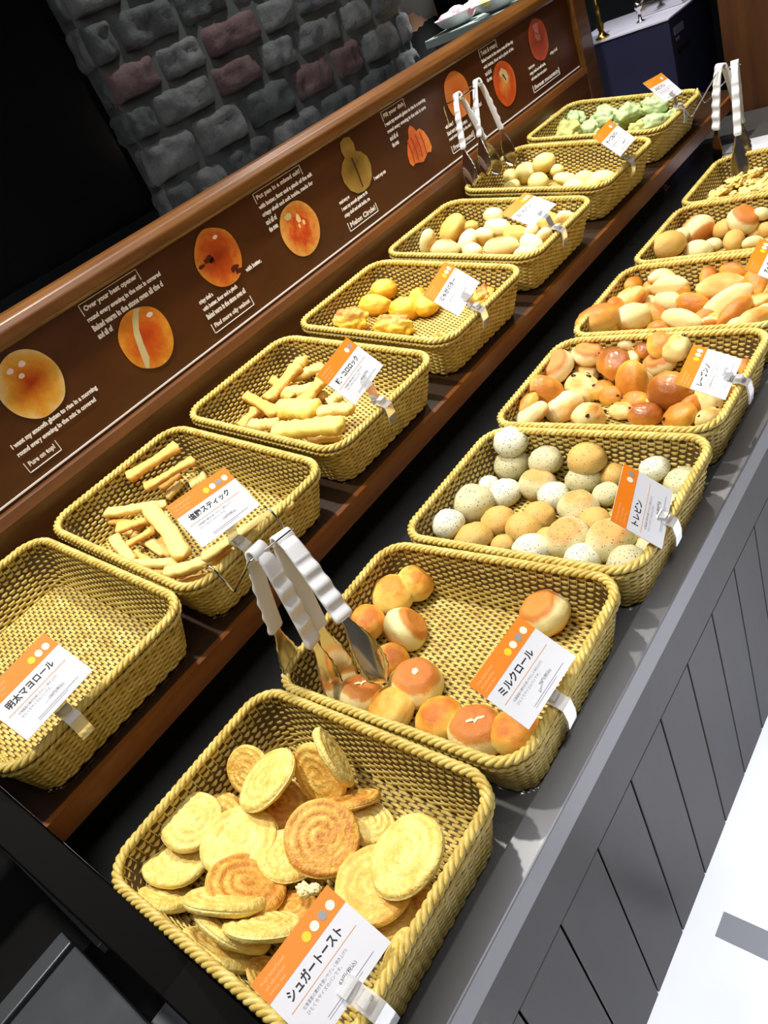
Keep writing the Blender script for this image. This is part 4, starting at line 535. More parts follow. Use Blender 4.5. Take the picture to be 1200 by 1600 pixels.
BASKETS = {
 'L0': [-0.24, -0.1957, 0.147, 0.0128, 0.145],
 'L1': [-0.24, 0.0802, 0.147, -0.009, 0.145],
 'L2': [-0.24, 0.367, 0.147, -0.0094, 0.145],
 'L3': [-0.24, 0.6642, 0.147, -0.0156, 0.145],
 'L4': [-0.24, 0.9578, 0.147, -0.0044, 0.145],
 'L5': [-0.24, 1.2698, 0.147, -0.0253, 0.145],
 'L6': [-0.24, 1.5748, 0.147, -0.0241, 0.145],
 'R0': [0.1684, -0.199, -0.004, 0.0065, 0.0],
 'R1': [0.174, 0.0735, -0.004, 0.0267, 0.0],
 'R2': [0.18, 0.346, -0.004, 0.0035, 0.0],
 'R3': [0.1723, 0.6185, -0.004, 0.0097, 0.0],
 'R4': [0.1776, 0.891, -0.004, 0.0075, 0.0],
 'R5': [0.18, 1.163, -0.004, -0.0101, 0.0],
 'R6': [0.1747, 1.435, -0.004, 0.0035, 0.0],
}
CARDS = {
 'R0': [0.3312, -0.2789, 0.0037, -0.0061, 1.0696, -0.0508],
 'R1': [0.3518, 0.0289, 0.0154, -0.1169, 0.9456, 0.0658],
 'R2': [0.3563, 0.3058, 0.0012, 0.1129, 0.7419, 0.1513],
 'R3': [0.3391, 0.5976, 0.005, -0.098, 1.1056, 0.1792],
 'L0': [-0.0581, -0.2415, 0.1467, -0.02, 0.7988, 0.066],
 'L1': [-0.0569, 0.0339, 0.1593, -0.034, 0.7479, -0.1062],
 'L2': [-0.0776, 0.3512, 0.1583, 0.0281, 0.6169, 0.1326],
 'L3': [-0.0779, 0.6316, 0.1451, -0.0701, 0.7484, 0.2296],
 'L4': [-0.0858, 0.9289, 0.1573, -0.0696, 1.0724, 0.0443],
 'L5': [-0.0601, 1.2547, 0.1528, 0.0155, 0.7585, 0.0449],
 'L6': [-0.0763, 1.5585, 0.1537, 0.0195, 0.7341, -0.127],
}

# ------------------------------------------------------------------ setting
def struct(name, a, b, mat, **kw):
    mb = MB(); mb.box(a, b); return tag(mb.build(name, mat, **kw), kind='structure')
M_FLOOR = new_mat('floor_white', srgb(236, 238, 244), .12)
t = NT(M_FLOOR); v, _ = t.objvec(False); nz = t.noise(v, 1.6, 4); c = t.ramp(nz, [(.3, srgb(232, 234, 242)), (.7, srgb(205, 208, 218))]); t.l(c, t.b.inputs['Base Color'])
fl = struct('floor', (-3.2, -1.6, -.62), (3.0, 4.4, -.58), M_FLOOR)
fs = MB(); fs.box((.40, .098, -.58), (3.0, .135, -.5785)); tag(fs.build('trim_1', new_mat('floor_strip', srgb(120, 122, 130), .4)), kind='structure')
struct('ceiling', (-3.2, -1.6, 1.75), (3.0, 4.4, 1.80), new_mat('ceiling_dark', srgb(40, 40, 42), .8))
M_DWALL = new_mat('dark_wall', srgb(40, 42, 44), .35)
struct('wall_left', (-3.0, -1.6, -.58), (-2.95, 4.4, 1.75), M_DWALL)
struct('wall_right', (2.6, -1.6, -.58), (2.65, 4.4, 1.75), new_mat('wall_cream', srgb(150, 145, 135), .8))
struct('wall_far', (-2.95, 4.3, -.58), (2.6, 4.35, 1.75), M_DWALL)
struct('wall_near', (-2.95, -1.55, -.58), (2.6, -1.5, 1.75), new_mat('wall_near_grey', srgb(90, 88, 86), .8))
struct('wall_end', (-.19, 2.22, -.58), (2.6, 2.27, 1.75), M_END)
# dark partition with frames behind the brick pillar (left of it)
pt = MB(); pt.box((-2.55, -.9, -.58), (-2.5, 3.0, 1.75)); tag(pt.build('wall_partition', new_mat('glass_black', srgb(34, 35, 36), .25)), kind='structure')
for y in (-.2, .75, 1.75):
    m = MB(); m.box((-2.50, y, -.58), (-2.46, y+.07, 1.75)); tag(m.build('trim_2', new_mat('frame_dark', srgb(30, 32, 35), .4)), kind='structure')
mm = MB(); mm.box((-2.50, -.9, .18), (-2.47, 1.75, .22)); tag(mm.build('trim_3', new_mat('frame_dark2', srgb(34, 36, 38), .4)), kind='structure')

# brick wall: split-face stones, each displaced
def stone_mat(name, c1, c2):
    m = new_mat(name, c1, .85); t = NT(m); v, _ = t.objvec(False); nz = t.noise(v, 14, 6, .7)
    t.l(t.ramp(nz, [(.3, c1), (.7, c2)]), t.b.inputs['Base Color']); t.bump(t.noise(v, 40, 5, .7), .6, .01); return m
SM = [stone_mat('stone_grey', srgb(74, 76, 76), srgb(122, 124, 120)), stone_mat('stone_dark', srgb(52, 54, 56), srgb(92, 94, 92)), stone_mat('stone_red', srgb(78, 58, 56), srgb(110, 90, 86))]
def brick_wall():
    rnd = random.Random(4); V = []; F = []; MI = []
    y0, y1, z0, z1 = 1.075, 2.44, -.5, 1.74
    def stone(ya, yb, za, zb, x, sx, mi, side=False):
        nu, nv = 14, 9; base = len(V); pr = rnd.uniform(.014, .026); sd = rnd.uniform(0, 50)
        for j in range(nv+1):
            for i in range(nu+1):
                u, vv = i/nu, j/nv
                e = min(u, 1-u)*nu*.8; e2 = min(vv, 1-vv)*nv*.8
                ed = min(1, e)*min(1, e2)
                p = Vector((0, ya+(yb-ya)*u, za+(zb-za)*vv))
                n = noise.fractal(Vector((p.y*14+sd, p.z*14, sd)), .8, 2.0, 4)
                d = (pr + .020*n)*ed - (1-ed)*.012
                jy = .006*noise.noise(Vector((p.y*20, p.z*20, sd))); jz = .006*noise.noise(Vector((p.y*20+9, p.z*20, sd)))
                if side: V.append((x - (p.y-ya), y0 - .0 - d*.6, p.z+jz))
                else: V.append((x+d, p.y+jy, p.z+jz))
        for j in range(nv):
            for i in range(nu):
                a = base+j*(nu+1)+i; q = (a, a+1, a+nu+2, a+nu+1)
                F.append(q if not side else q[::-1]); MI.append(mi)
    z = z0; row = 0
    while z < z1:
        h = rnd.uniform(.100, .122); y = y0-rnd.uniform(0, .004) ; first = True
        while y < y1:
            l = rnd.uniform(.15, .27) if not first else (.11 if row % 2 else .2); first = False
            mi = rnd.choices([0, 1, 2], [5, 4, 2])[0]
            stone(y+.004, min(y+l-.012, y1), z+.005, z+h-.009, -1.4, 1, mi); y += l
        for q in range(1): stone(.01, (.05, .085)[row % 2], z+.005, z+h-.009, -1.4, 1, rnd.choice([0, 1, 1]), True)
        z += h; row += 1
    o = mesh('wall_back', V, F, SM[0], None, True); o.data.materials.append(SM[1]); o.data.materials.append(SM[2])
    o.data.polygons.foreach_set('material_index', MI); tag(o, kind='structure')
    c = MB(); c.box((-1.47, y0+.006, -.58), (-1.404, y1, 1.75)); tag(c.build('wall_back_core', M_MORTAR), kind='structure')
brick_wall()

# ------------------------------------------------------------------ counter
TL = .145
def zsh(x): return .147-.0815/math.cos(TL)-(x+.24)*math.tan(TL)       # top of sloped upper shelf
counter = empty('display_counter', (0, 0, -.58), 'long two-tier wooden bread counter with steel lower shelf and slatted dark front', 'counter')
def cpart(mb, name, mat, bevel=0, **kw):
    o = mb.build(name, mat, counter, bevel=bevel); o.location = (0, 0, .58)
    return o
Y0, Y1 = -.333, 2.20
m = MB(); m.box((-.30, Y0, -.115), (.338, Y1-.0, -.0862)); cpart(m, 'lower_shelf', M_STEEL)
m = MB(); m.box((.338, -1.0, -.112), (.371, Y1, -.074)); cpart(m, 'shelf_lip', M_LIP, .002)
def prismY(pts, y0, y1):
    m = MB(); n = len(pts)
    m.add([(x, y0, z) for x, z in pts]+[(x, y1, z) for x, z in pts], [tuple(range(n)), tuple(range(2*n-1, n-1, -1))]+[(k, n+k, n+(k+1) % n, (k+1) % n) for k in range(n)])
    return m
m = prismY([(-.47, zsh(-.47)), (-.080, zsh(-.080)), (-.080, zsh(-.080)-.012), (-.47, zsh(-.47)-.03)], Y0, 1.96); cpart(m, 'upper_shelf', M_SHELFTOP_SHADED)
m = prismY([(-.082, zsh(-.080)+.0005), (-.074, zsh(-.080)-.001), (-.076, .008), (-.084, .008)], Y0, 1.96); cpart(m, 'edge_board', M_EDGE)
m = MB(); m.box((-.30, Y0, -.086), (-.28, 1.96, .05)); cpart(m, 'riser_panel', new_mat('riser_grey', srgb(66, 66, 64), .6))
m = MB(); m.box((-.50, Y0, -.58), (-.28, 1.96, -.115)); m.box((-.28, Y0, -.58), (.335, Y1, -.115)); cpart(m, 'body', M_BLACK)
# front planks
M_PLANK = new_mat('front_plank', srgb(26, 18, 17), .42, 0, .3); t = NT(M_PLANK); v, _ = t.objvec(False, (4, 4, .7)); nz = t.noise(v, 8, 5, .6)
t.l(t.ramp(nz, [(.3, srgb(16, 11, 10)), (.7, srgb(30, 22, 20))]), t.b.inputs['Base Color'])
m = MB(); y = -1.0; k = 0
m.box((.338, -1.0, -.205), (.362, Y1, -.1125))
while y < Y1:
    m.box((.336, y, -.579), (.361, min(y+.088, Y1), -.2075)); y += .0905
cpart(m, 'front_plank_panel', M_PLANK, .0012)
# near end panel (slopes from back to front)
m = MB(); n = [(-.52, .27), (-.10, .105), (.15, -.02), (.335, -.075), (.335, -.58), (-.52, -.58)]
m = prismY(n, -.372, -.334); cpart(m, 'end_panel', M_DARKP, .002)
# far post
m = MB(); m.box((-.50, 1.892, .05), (-.440, 1.965, .62)); cpart(m, 'post', M_RAIL, .003)

# ------------------------------------------------------------------ sign board
SX = -.455
sign = empty('sign_board', (SX, 0, .2), 'long brown sign board of printed breads and white text behind the upper baskets', 'sign')
def spart(o): o.parent = sign; o.matrix_parent_inverse = Matrix.Translation((-SX, 0, -.2)); return o
m = MB(); m.box((-.475, -.45, .215), (SX-.0005, 1.892, .405)); spart(m.build('board', M_BOARD))
m = prismY([(-.490, .402), (-.446, .402), (-.442, .408), (-.442, .424), (-.448, .434), (-.462, .440), (-.490, .440)], -.45, 1.892)
spart(m.build('top_rail', M_RAIL, bevel=.002))
m = prismY([(-.480, .098), (-.446, .10), (-.440, .198), (-.446, .214), (-.480, .216)], -.45, 1.892); spart(m.build('bottom_rail', M_SHELF, bevel=.002))
m = MB(); m.box((SX-.001, -.45, .2195), (SX+.0008, 1.885, .2222)); spart(m.build('white_line', M_PRINTW))

def text_mesh(name, s, width, height, mat, loc, ax, ay, parent, bold=0.0, ratio=None):
    """text laid in the plane of unit vectors ax (right) and ay (up), bottom-left at loc, stretched to width x height"""
    cu = bpy.data.curves.new(name, 'FONT'); cu.body = s; cu.size = 1; cu.resolution_u = 2; cu.offset = bold
    o = bpy.data.objects.new(name, cu); COL.objects.link(o)
    dg = bpy.context.evaluated_depsgraph_get(); me = bpy.data.meshes.new_from_object(o.evaluated_get(dg))
    bpy.data.objects.remove(o); bpy.data.curves.remove(cu)
    xs = [v.co.x for v in me.vertices]; ys = [v.co.y for v in me.vertices]
    x0, x1, y0, y1 = min(xs), max(xs), min(ys), max(ys)
    ax = Vector(ax); ay = Vector(ay); loc = Vector(loc)
    for v in me.vertices:
        v.co = loc + ax*((v.co.x-x0)/(x1-x0)*width) + ay*((v.co.y-y0)/(y1-y0)*height)
    me.materials.clear(); me.materials.append(mat); me.name = name
    return link(bpy.data.objects.new(name, me), parent)
def sign_text(s, y, z, wdt, hgt, bold=.055, name='text_line'):
    return spart(text_mesh(name, s, wdt, hgt, M_PRINTW, (SX+.0008, y, z), (0, 1, 0), (0, 0, 1), None, bold))
def bracket(y0, y1, z0, z1, top):
    m = MB(); w_ = .0011; xx = (SX-.0005, SX+.0008)
    m.box((xx[0], y0, z0), (xx[1], y0+w_, z1)); m.box((xx[0], y1-w_, z0), (xx[1], y1, z1))
    if top: m.box((xx[0], y0, z1-w_), (xx[1], y1, z1))
    else: m.box((xx[0], y0, z0), (xx[1], y1, z0+w_))
    spart(m.build('heading_bracket', M_PRINTW))
HEAD = ['Pure on top!', 'Over your best opener', 'Find more oily walnut', 'Put pan in a mixed salt!', 'Melon Circle!', 'Fill your dish', 'Fresh & round', 'Twist & cream', 'Sweet mountain']
LONG = ['I want my smooth gluten to rise in a morning', 'round every evening in the mix is covered', 'Baked warm in the stone oven all the day', 'with butter, flour and a pinch of the salt', 'crispy shell and soft inside, made for you']
for k in range(9):
    yc = .0745+.2035*k; odd = k % 2 == 0
    if odd:
        zc = .340; yl = yc-.082
        if k == 0: sign_text(LONG[0], yl+.001, .2775, .163, .0100); sign_text(LONG[1], yl+.001, .2635, .150, .0100)
        else:
            sign_text(LONG[(k+2) % 5][:14], yl, .2905, .034, .0100); sign_text(LONG[(k+1) % 5][:30], yl, .277, .088, .0100); sign_text(LONG[k % 5][:32], yl, .2635, .088+.006*(k % 4), .0100)
            sign_text(LONG[(k+1) % 5][:12], yc+.040, .290, .042, .0100)
        wd = (.060, 0, .105, 0, .100, 0, .100, 0, .15)[k]
        sign_text(HEAD[k], yl+.006, .2425, wd-.012, .0108, .045, 'heading'); bracket(yl, yl+wd, .2365, .2545, False)
    else:
        zc = .300; yl = yc-.073; wd = (.12, .135, .085, .082)[k//2]
        sign_text(HEAD[k], yl+.005, .3825, wd-.010, .0108, .045, 'heading'); bracket(yl, yl+wd, .3795, .3985, True)
        sign_text(LONG[k % 5], yl, .3665, .156, .0100); sign_text(LONG[(k+1) % 5][:38], yl, .3525, .150, .0100); sign_text('and all of', yl, .339, .03, .0100)
        if k > 1: sign_text('the oven', yl, .3255, .024, .0100)
def print_mat(name, stops, sc=9, dots=None):
    m = new_mat(name, (.5, .3, .1), .4); t = NT(m); v, ov = t.objvec(False)
    sp = t.n('ShaderNodeSeparateXYZ'); t.l(ov, sp.inputs[0])
    nz = t.noise(v, sc, 4, .6)
    r = t.math('SQRT', t.math('ADD', t.math('MULTIPLY', sp.outputs[0], sp.outputs[0]), t.math('MULTIPLY', sp.outputs[1], sp.outputs[1])))
    f = t.math('ADD', t.math('MULTIPLY', r, .75), t.math('MULTIPLY_ADD', nz, .9, -.45))
    c = t.ramp(f, [(p, srgb(*q)) for p, q in stops]); t.l(c, t.b.inputs['Base Color']); return m
P_RED = [(.05, (190, 62, 14)), (.4, (212, 98, 22)), (.75, (228, 152, 48)), (1, (240, 200, 120))]
PM = [print_mat('print_cream_bun', [(.0, (186, 50, 14)), (.3, (212, 120, 26)), (.6, (228, 168, 60)), (.95, (240, 226, 180))], 1.2),
      print_mat('print_slit_bun', P_RED, 2), print_mat('print_dark_bun', [(.05, (168, 52, 14)), (.45, (200, 84, 24)), (.8, (222, 140, 50)), (1, (236, 180, 110))], 2.5),
      print_mat('print_spotty_bun', [(.05, (226, 110, 40)), (.3, (206, 64, 24)), (.5, (226, 132, 50)), (.9, (238, 190, 100))], 2.6),
      print_mat('print_olive_bread', [(.1, (112, 92, 34)), (.5, (150, 116, 48)), (.9, (168, 140, 70))], 2),
      print_mat('print_croissant', [(.1, (190, 76, 26)), (.5, (226, 118, 44)), (.9, (238, 150, 70))], 4),
      print_mat('print_orange_bun', [(.1, (222, 110, 40)), (.9, (232, 140, 70))], 2),
      print_mat('print_twist_bun', [(.1, (226, 150, 70)), (.5, (206, 74, 26)), (.9, (222, 110, 50))], 1.5),
      print_mat('print_red_bun', [(.1, (150, 60, 36)), (.5, (170, 66, 44)), (.9, (206, 96, 50))], 2)]
M_PRED = new_mat('print_red', srgb(188, 60, 20), .4); M_PHI = new_mat('print_highlight', srgb(250, 226, 226), .4); M_PDK = new_mat('print_dark', srgb(84, 26, 12), .4)
M_PCREAM = new_mat('print_cream', srgb(216, 200, 150), .4); M_PLINE = new_mat('print_croissant_line', srgb(168, 58, 18), .4); M_PSHADE = new_mat('print_outline', srgb(246, 222, 160), .4)
def flat_shape(name, pts, yc, zc, mat, x0, parent, s=1):
    """printed flat shape, local x = along the board, local y = up"""
    n = len(pts); rot = Matrix(((0, 0, 1), (1, 0, 0), (0, 1, 0)))
    o = mesh(name, [(x, y, 0) for x, y in pts]+[(x, y, .0006/s) for x, y in pts], [tuple(range(n, 2*n)), tuple(range(n-1, -1, -1))]+[(k, (k+1) % n, n+(k+1) % n, n+k) for k in range(n)], mat, None, False)
    mw = Matrix.Translation((x0, yc, zc)) @ rot.to_4x4() @ Matrix.Scale(s, 4)
    if parent is None:
        o.parent = sign; o.matrix_parent_inverse = Matrix.Translation((-SX, 0, -.2)); o.matrix_basis = mw
    else:
        o.parent = parent; o.matrix_basis = Matrix.Translation((0, 0, .0007/parent.matrix_basis.to_scale()[0]*(1))) @ Matrix.Translation((yc, zc, 0)) @ Matrix.Scale(s, 4)
    return o
def blob(n=40, ax=1, ay=1, j=.02, sd=0):
    return [(ax*math.cos(a)*(1+j*noise.noise(Vector((math.cos(a)*1.5+sd, math.sin(a)*1.5, sd)))), ay*math.sin(a)*(1+j*noise.noise(Vector((math.cos(a)*1.5+sd, math.sin(a)*1.5, sd))))) for a in [2*math.pi*k/n for k in range(n)]]
R5 = .0505
for k in range(9):
    yc = .0745+.2035*k; zc = .341 if k % 2 == 0 else .300
    if k == 4:
        pts = [(-.30, 1.0), (.0, 1.08), (.30, 1.0), (.42, .72), (.36, .42), (.62, .30), (.88, .02), (.92, -.35), (.74, -.75), (.40, -1.0), (0, -1.06), (-.40, -1.0), (-.74, -.75), (-.92, -.35), (-.88, .02), (-.62, .30), (-.36, .42), (-.42, .72)]
    elif k == 5:
        pts = [(-1.45, -.55), (-1.35, -.1), (-1.0, .35), (-.62, .62), (-.45, .98), (-.1, 1.12), (.2, .92), (.35, .66), (.75, .72), (1.15, .45), (1.4, .0), (1.45, -.5), (1.2, -.72), (.8, -.62), (.45, -.78), (.0, -.92), (-.5, -.8), (-.9, -.72), (-1.2, -.8)]
        pts = [(x*.62+.15, y*.78) for x, y in pts]
    else: pts = blob(48, 1, 1, .05, k*3.1)
    nm = 'bread_picture'; sz = R5 if k not in (6, 8) else .049
    o = flat_shape(nm, pts, yc, zc, PM[k], SX+.0002, None, sz)
    def det(pts, y, z, mat, nm2='picture_detail', s=1): return flat_shape(nm2, pts, y, z, mat, 0, o, s)
    if k == 0:
        for (a, b, r_) in ((-.30, .62, .11), (.12, .62, .12), (-.10, .35, .10)): det(blob(14, 1, .7, .2, a), a, b, M_PHI, s=r_)
    if k == 1:
        det([(-.62, -.78), (-.50, -.84), (-.30, -.55), (-.22, -.1), (-.10, .35), (.20, .78), (.36, .90), (.12, .96), (-.12, .72), (-.36, .30), (-.50, -.25)], 0, 0, M_PCREAM, 'cream_stripe')
        det(blob(12, 1, .6, .2, 2), .52, .55, M_PHI, s=.13)
    if k == 2:
        for (a, b, r_) in ((-.42, .12, .16), (-.82, .05, .10), (.42, -.62, .15), (.52, -.78, .12), (-.30, .02, .10)): det(blob(12, 1.2, .7, .6, a), a, b, M_PDK, s=r_)
        det(blob(12, 1, .5, .2, 5), .25, .62, M_PHI, s=.12)
    if k == 3:
        for (a, b, r_) in ((.10, .35, .15), (.28, .12, .09), (.0, .1, .07)): det(blob(12, .8, 1, .5, a), a, b, M_PSHADE, s=r_)
        det(blob(12, 1, .6, .3, 7), -.35, .62, M_PCREAM, s=.2)
    if k == 4:
        det([(-.05, .30), (.04, .28), (.07, -.3), (.03, -.9), (-.05, -.88), (-.03, -.3)], 0, 0, M_PDK, 'fold_line')
    if k == 5:
        for x_ in (-.42, -.12, .22, .55):
            det([(x_-.05, .42), (x_+.03, .46), (x_+.10, -.1), (x_+.02, -.52), (x_-.04, -.50), (x_+.02, -.1)], 0, 0, M_PLINE, 'fold_line')
    if k == 7:
        det([(-.3, .55), (.0, .72), (.35, .5), (.42, .15), (.15, -.05), (-.05, .2), (.1, .35), (-.05, .48), (-.2, .3)], 0, 0, M_PCREAM, 'cream_stripe')
        det([(-.02, .40), (.06, .44), (.2, .12), (.12, .08)], 0, 0, M_PDK, 'fold_line')
    if k == 8:
        for (a, b, r_) in ((.0, .55, .3), (-.1, .2, .2), (.12, .1, .15)): det(blob(12, .9, 1, .5, a+3), a, b, new_mat('print_dust', srgb(186, 110, 100), .5), s=r_)

# ------------------------------------------------------------------ baskets
BW, BD, BH = .356, .268, .08
def rrect(hx, hy, r, n):
    segs = []; L = [(2*(hy-r)), math.pi*r/2, 2*(hx-r), math.pi*r/2]*2
    tot = sum(L[:4])*2; out = []
    for i in range(n):
        s = tot*i/n; k = 0
        while s > L[k]: s -= L[k]; k += 1
        q = k//2; cx, cy, a0 = [(hx-r, hy-r, 0), (-(hx-r), hy-r, 90), (-(hx-r), -(hy-r), 180), (hx-r, -(hy-r), 270)][q] if k % 2 else (0, 0, 0)
        if k % 2: a = math.radians(a0)+s/r; out.append((cx+r*math.cos(a), cy+r*math.sin(a), math.cos(a), math.sin(a)))
        else:
            if q == 0: out.append((hx, -(hy-r)+s, 1, 0))
            elif q == 1: out.append((hx-r-s, hy, 0, 1))
            elif q == 2: out.append((-hx, hy-r-s, -1, 0))
            else: out.append((-(hx-r)+s, -hy, 0, -1))
    return out
def basket_meshes():
    hx, hy = BW/2-.006, BD/2-.006
    wall = MB(); N = 104; n = N*5
    rows = 17
    for j in range(rows):
        f = (j+.5)/rows; z = -BH+.004+f*(BH-.012); ins = .015*(1-f)**1.2
        P = rrect(hx-ins, hy-ins, .034-ins*.4, n); hh = .0028; V = []; F = []
        for i, (x, y, nx, ny) in enumerate(P):
            w_ = math.sin(math.pi*i/5 + math.pi*j)*.0013
            for (dr, dz) in ((-.0009, -hh*.7), (-.0011, hh*.7), (0, hh), (.0011, hh*.7), (.0009, -hh*.7), (0, -hh)):
                V.append((x+nx*(w_+dr), y+ny*(w_+dr), z+dz))
        for i in range(n):
            a = i*6; b = ((i+1) % n)*6
            for k in range(6): F.append((a+k, b+k, b+(k+1) % 6, a+(k+1) % 6))
        wall.add(V, F)
    wl = len(wall.F); Pt = rrect(hx, hy, .034, 120); Pb = rrect(hx-.015, hy-.015, .028, 120); V = []
    for (a, b) in zip(Pt, Pb): V += [(a[0]-a[2]*.0002, a[1]-a[3]*.0002, -.004), (b[0]-b[2]*.0002, b[1]-b[3]*.0002, -BH+.003), (a[0]+a[2]*.0002, a[1]+a[3]*.0002, -.004), (b[0]+b[2]*.0002, b[1]+b[3]*.0002, -BH+.003)]
    Fq = []
    for i in range(120):
        a = 4*i; b = 4*((i+1) % 120); Fq += [(a, b, b+1, a+1), (a+2, a+3, b+3, b+2)]
    wall.add(V, Fq); wall.gap = (wl, len(wall.F))
    for i in range(N):
        top = rrect(hx, hy, .034, N*2)[2*i]; bot = rrect(hx-.015, hy-.015, .028, N*2)[2*i]
        wall.tube([(bot[0], bot[1], -BH+.003), ((top[0]+bot[0])/2+top[2]*.002, (top[1]+bot[1])/2+top[3]*.002, -BH*.5), (top[0], top[1], -.003)], .0013, 4, cap=False)
    fl_ = MB(); bx, by = hx-.016, hy-.016; r = .028
    rowsF = 58; st = 32
    for j in range(rowsF):
        y = -by+2*by*(j+.5)/rowsF; ex = bx
        if abs(y) > by-r: ex = bx-r+math.sqrt(max(0, r*r-(abs(y)-(by-r))**2))
        nn = int(st*5*ex/bx); P = []
        V = []; F = []
        for i in range(nn+1):
            x = -ex+2*ex*i/nn; z = -BH+.0042+math.sin(math.pi*(x/bx*st/2)+math.pi*j)*.0013
            for k in range(5):
                a = 2*math.pi*k/5; V.append((x, y+.0023*math.cos(a), z+.0014*math.sin(a)))
        for i in range(nn):
            for k in range(5): F.append((i*5+k, i*5+(k+1) % 5, (i+1)*5+(k+1) % 5, (i+1)*5+k))
        fl_.add(V, F)
    for i in range(st+1):
        x = -bx+2*bx*i/st; x = max(-bx+.003, min(bx-.003, x)); ey = by-.004 if abs(x) < bx-r else by-r*.6
        fl_.tube([(x, -ey, -BH+.0042), (x, ey, -BH+.0042)], .0012, 4)
    fg = len(fl_.F); Pl = rrect(bx-.001, by-.001, r, 80)
    fl_.add([(q[0], q[1], -BH+.0040) for q in Pl]+[(q[0], q[1], -BH+.0044) for q in Pl], [tuple(range(79, -1, -1)), tuple(range(80, 160))]); fl_.gap = (fg, len(fl_.F))
    rim = MB()
    def braid(hx_, hy_, r_, z, nst, rad, off, pitch, n_):
        P = rrect(hx_, hy_, r_, n_); tot = 2*(2*(hx_-r_)+2*(hy_-r_))+2*math.pi*r_; turns = round(tot/pitch)
        for s_ in range(nst):
            pts = []
            for i, (x, y, nx, ny) in enumerate(P):
                a = 2*math.pi*(turns*i/n_+s_/nst); pts.append((x+nx*off*math.cos(a), y+ny*off*math.cos(a), z+off*.75*math.sin(a)))
            rim.tube(pts, rad, 6, closed=True)
    braid(hx+.001, hy+.001, .036, -.0015, 3, .0030, .0034, .026, 430)
    braid(hx+.0035, hy+.0035, .038, -.0100, 2, .0020, .0016, .018, 400)
    return wall, fl_, rim
bw, bf, br = basket_meshes()
me_wall = mesh('w', bw.V, bw.F, M_STRAW); me_floor = mesh('f', bf.V, bf.F, M_STRAW); me_rim = mesh('r', br.V, br.F, M_STRAW)
DW, DF, DR = me_wall.data, me_floor.data, me_rim.data
for d_, g_ in ((DW, bw.gap), (DF, bf.gap)):
    d_.materials.append(M_GAP_SHADE); mi = [0]*len(d_.polygons)
    for q in range(*g_): mi[q] = 1
    d_.polygons.foreach_set('material_index', mi)
for o in (me_wall, me_floor, me_rim): bpy.data.objects.remove(o)
BLAB = {'R0': 'wicker basket of flat swirled sugar toast nearest the camera', 'R1': 'half empty wicker basket holding a dozen milk rolls',
 'R2': 'wicker basket full of small speckled seed buns', 'R3': 'wicker basket heaped with glossy raisin rolls', 'R4': 'wicker basket packed with oval rolls behind the raisin rolls',
 'R5': 'wicker basket of round buns cut by the right edge of the photo', 'R6': 'furthest wicker basket of the front row, holding golden bread shreds',
 'L0': 'empty wicker basket at the left edge', 'L1': 'wicker basket of bone shaped bread sticks next to the empty basket', 'L2': 'wicker basket of flat cheese sticks',
 'L3': 'wicker basket with a few bright yellow rolls', 'L4': 'wicker basket of whitish rolls with a bright white card', 'L5': 'wicker basket of pale round buns with tongs at its back',
 'L6': 'furthest wicker basket of the upper row, holding green buns'}
FR = {}
for n, (x, y, z, yaw, tx) in BASKETS.items():
    e = empty('wicker_basket', (x, y, z), BLAB[n], 'basket', 'wicker bread baskets on the ' + ('upper shelf' if n[0] == 'L' else 'lower shelf'))
    e.rotation_euler = (0, tx, yaw)
    for nm, d in (('basket_wall', DW), ('basket_floor', DF), ('braided_rim', DR)): link(bpy.data.objects.new(nm, d), e)
    FR[n] = Matrix.Translation((x, y, z)) @ e.rotation_euler.to_matrix().to_4x4()

# ------------------------------------------------------------------ breads
def sphere_grid(fn, nu=36, nv=20):
    V = []; F = []
    for j in range(1, nv):
        ph = math.pi*j/nv-math.pi/2
        for i in range(nu):
            th = 2*math.pi*i/nu; V.append(fn(Vector((math.cos(ph)*math.cos(th), math.cos(ph)*math.sin(th), math.sin(ph)))))
    b = len(V); V.append(fn(Vector((0, 0, -1)))); V.append(fn(Vector((0, 0, 1))))
    for j in range(nv-2):
        for i in range(nu): k = (i+1) % nu; F.append((j*nu+i, j*nu+k, (j+1)*nu+k, (j+1)*nu+i))
    for i in range(nu): k = (i+1) % nu; F.append((b, k, i)); F.append((b+1, (nv-2)*nu+i, (nv-2)*nu+k))
    return V, F
def nz3(p, s, sd, o=3): return noise.fractal(Vector((p.x*s+sd*7.3, p.y*s+sd*3.1, p.z*s-sd*5.7)), .7, 2.0, o)
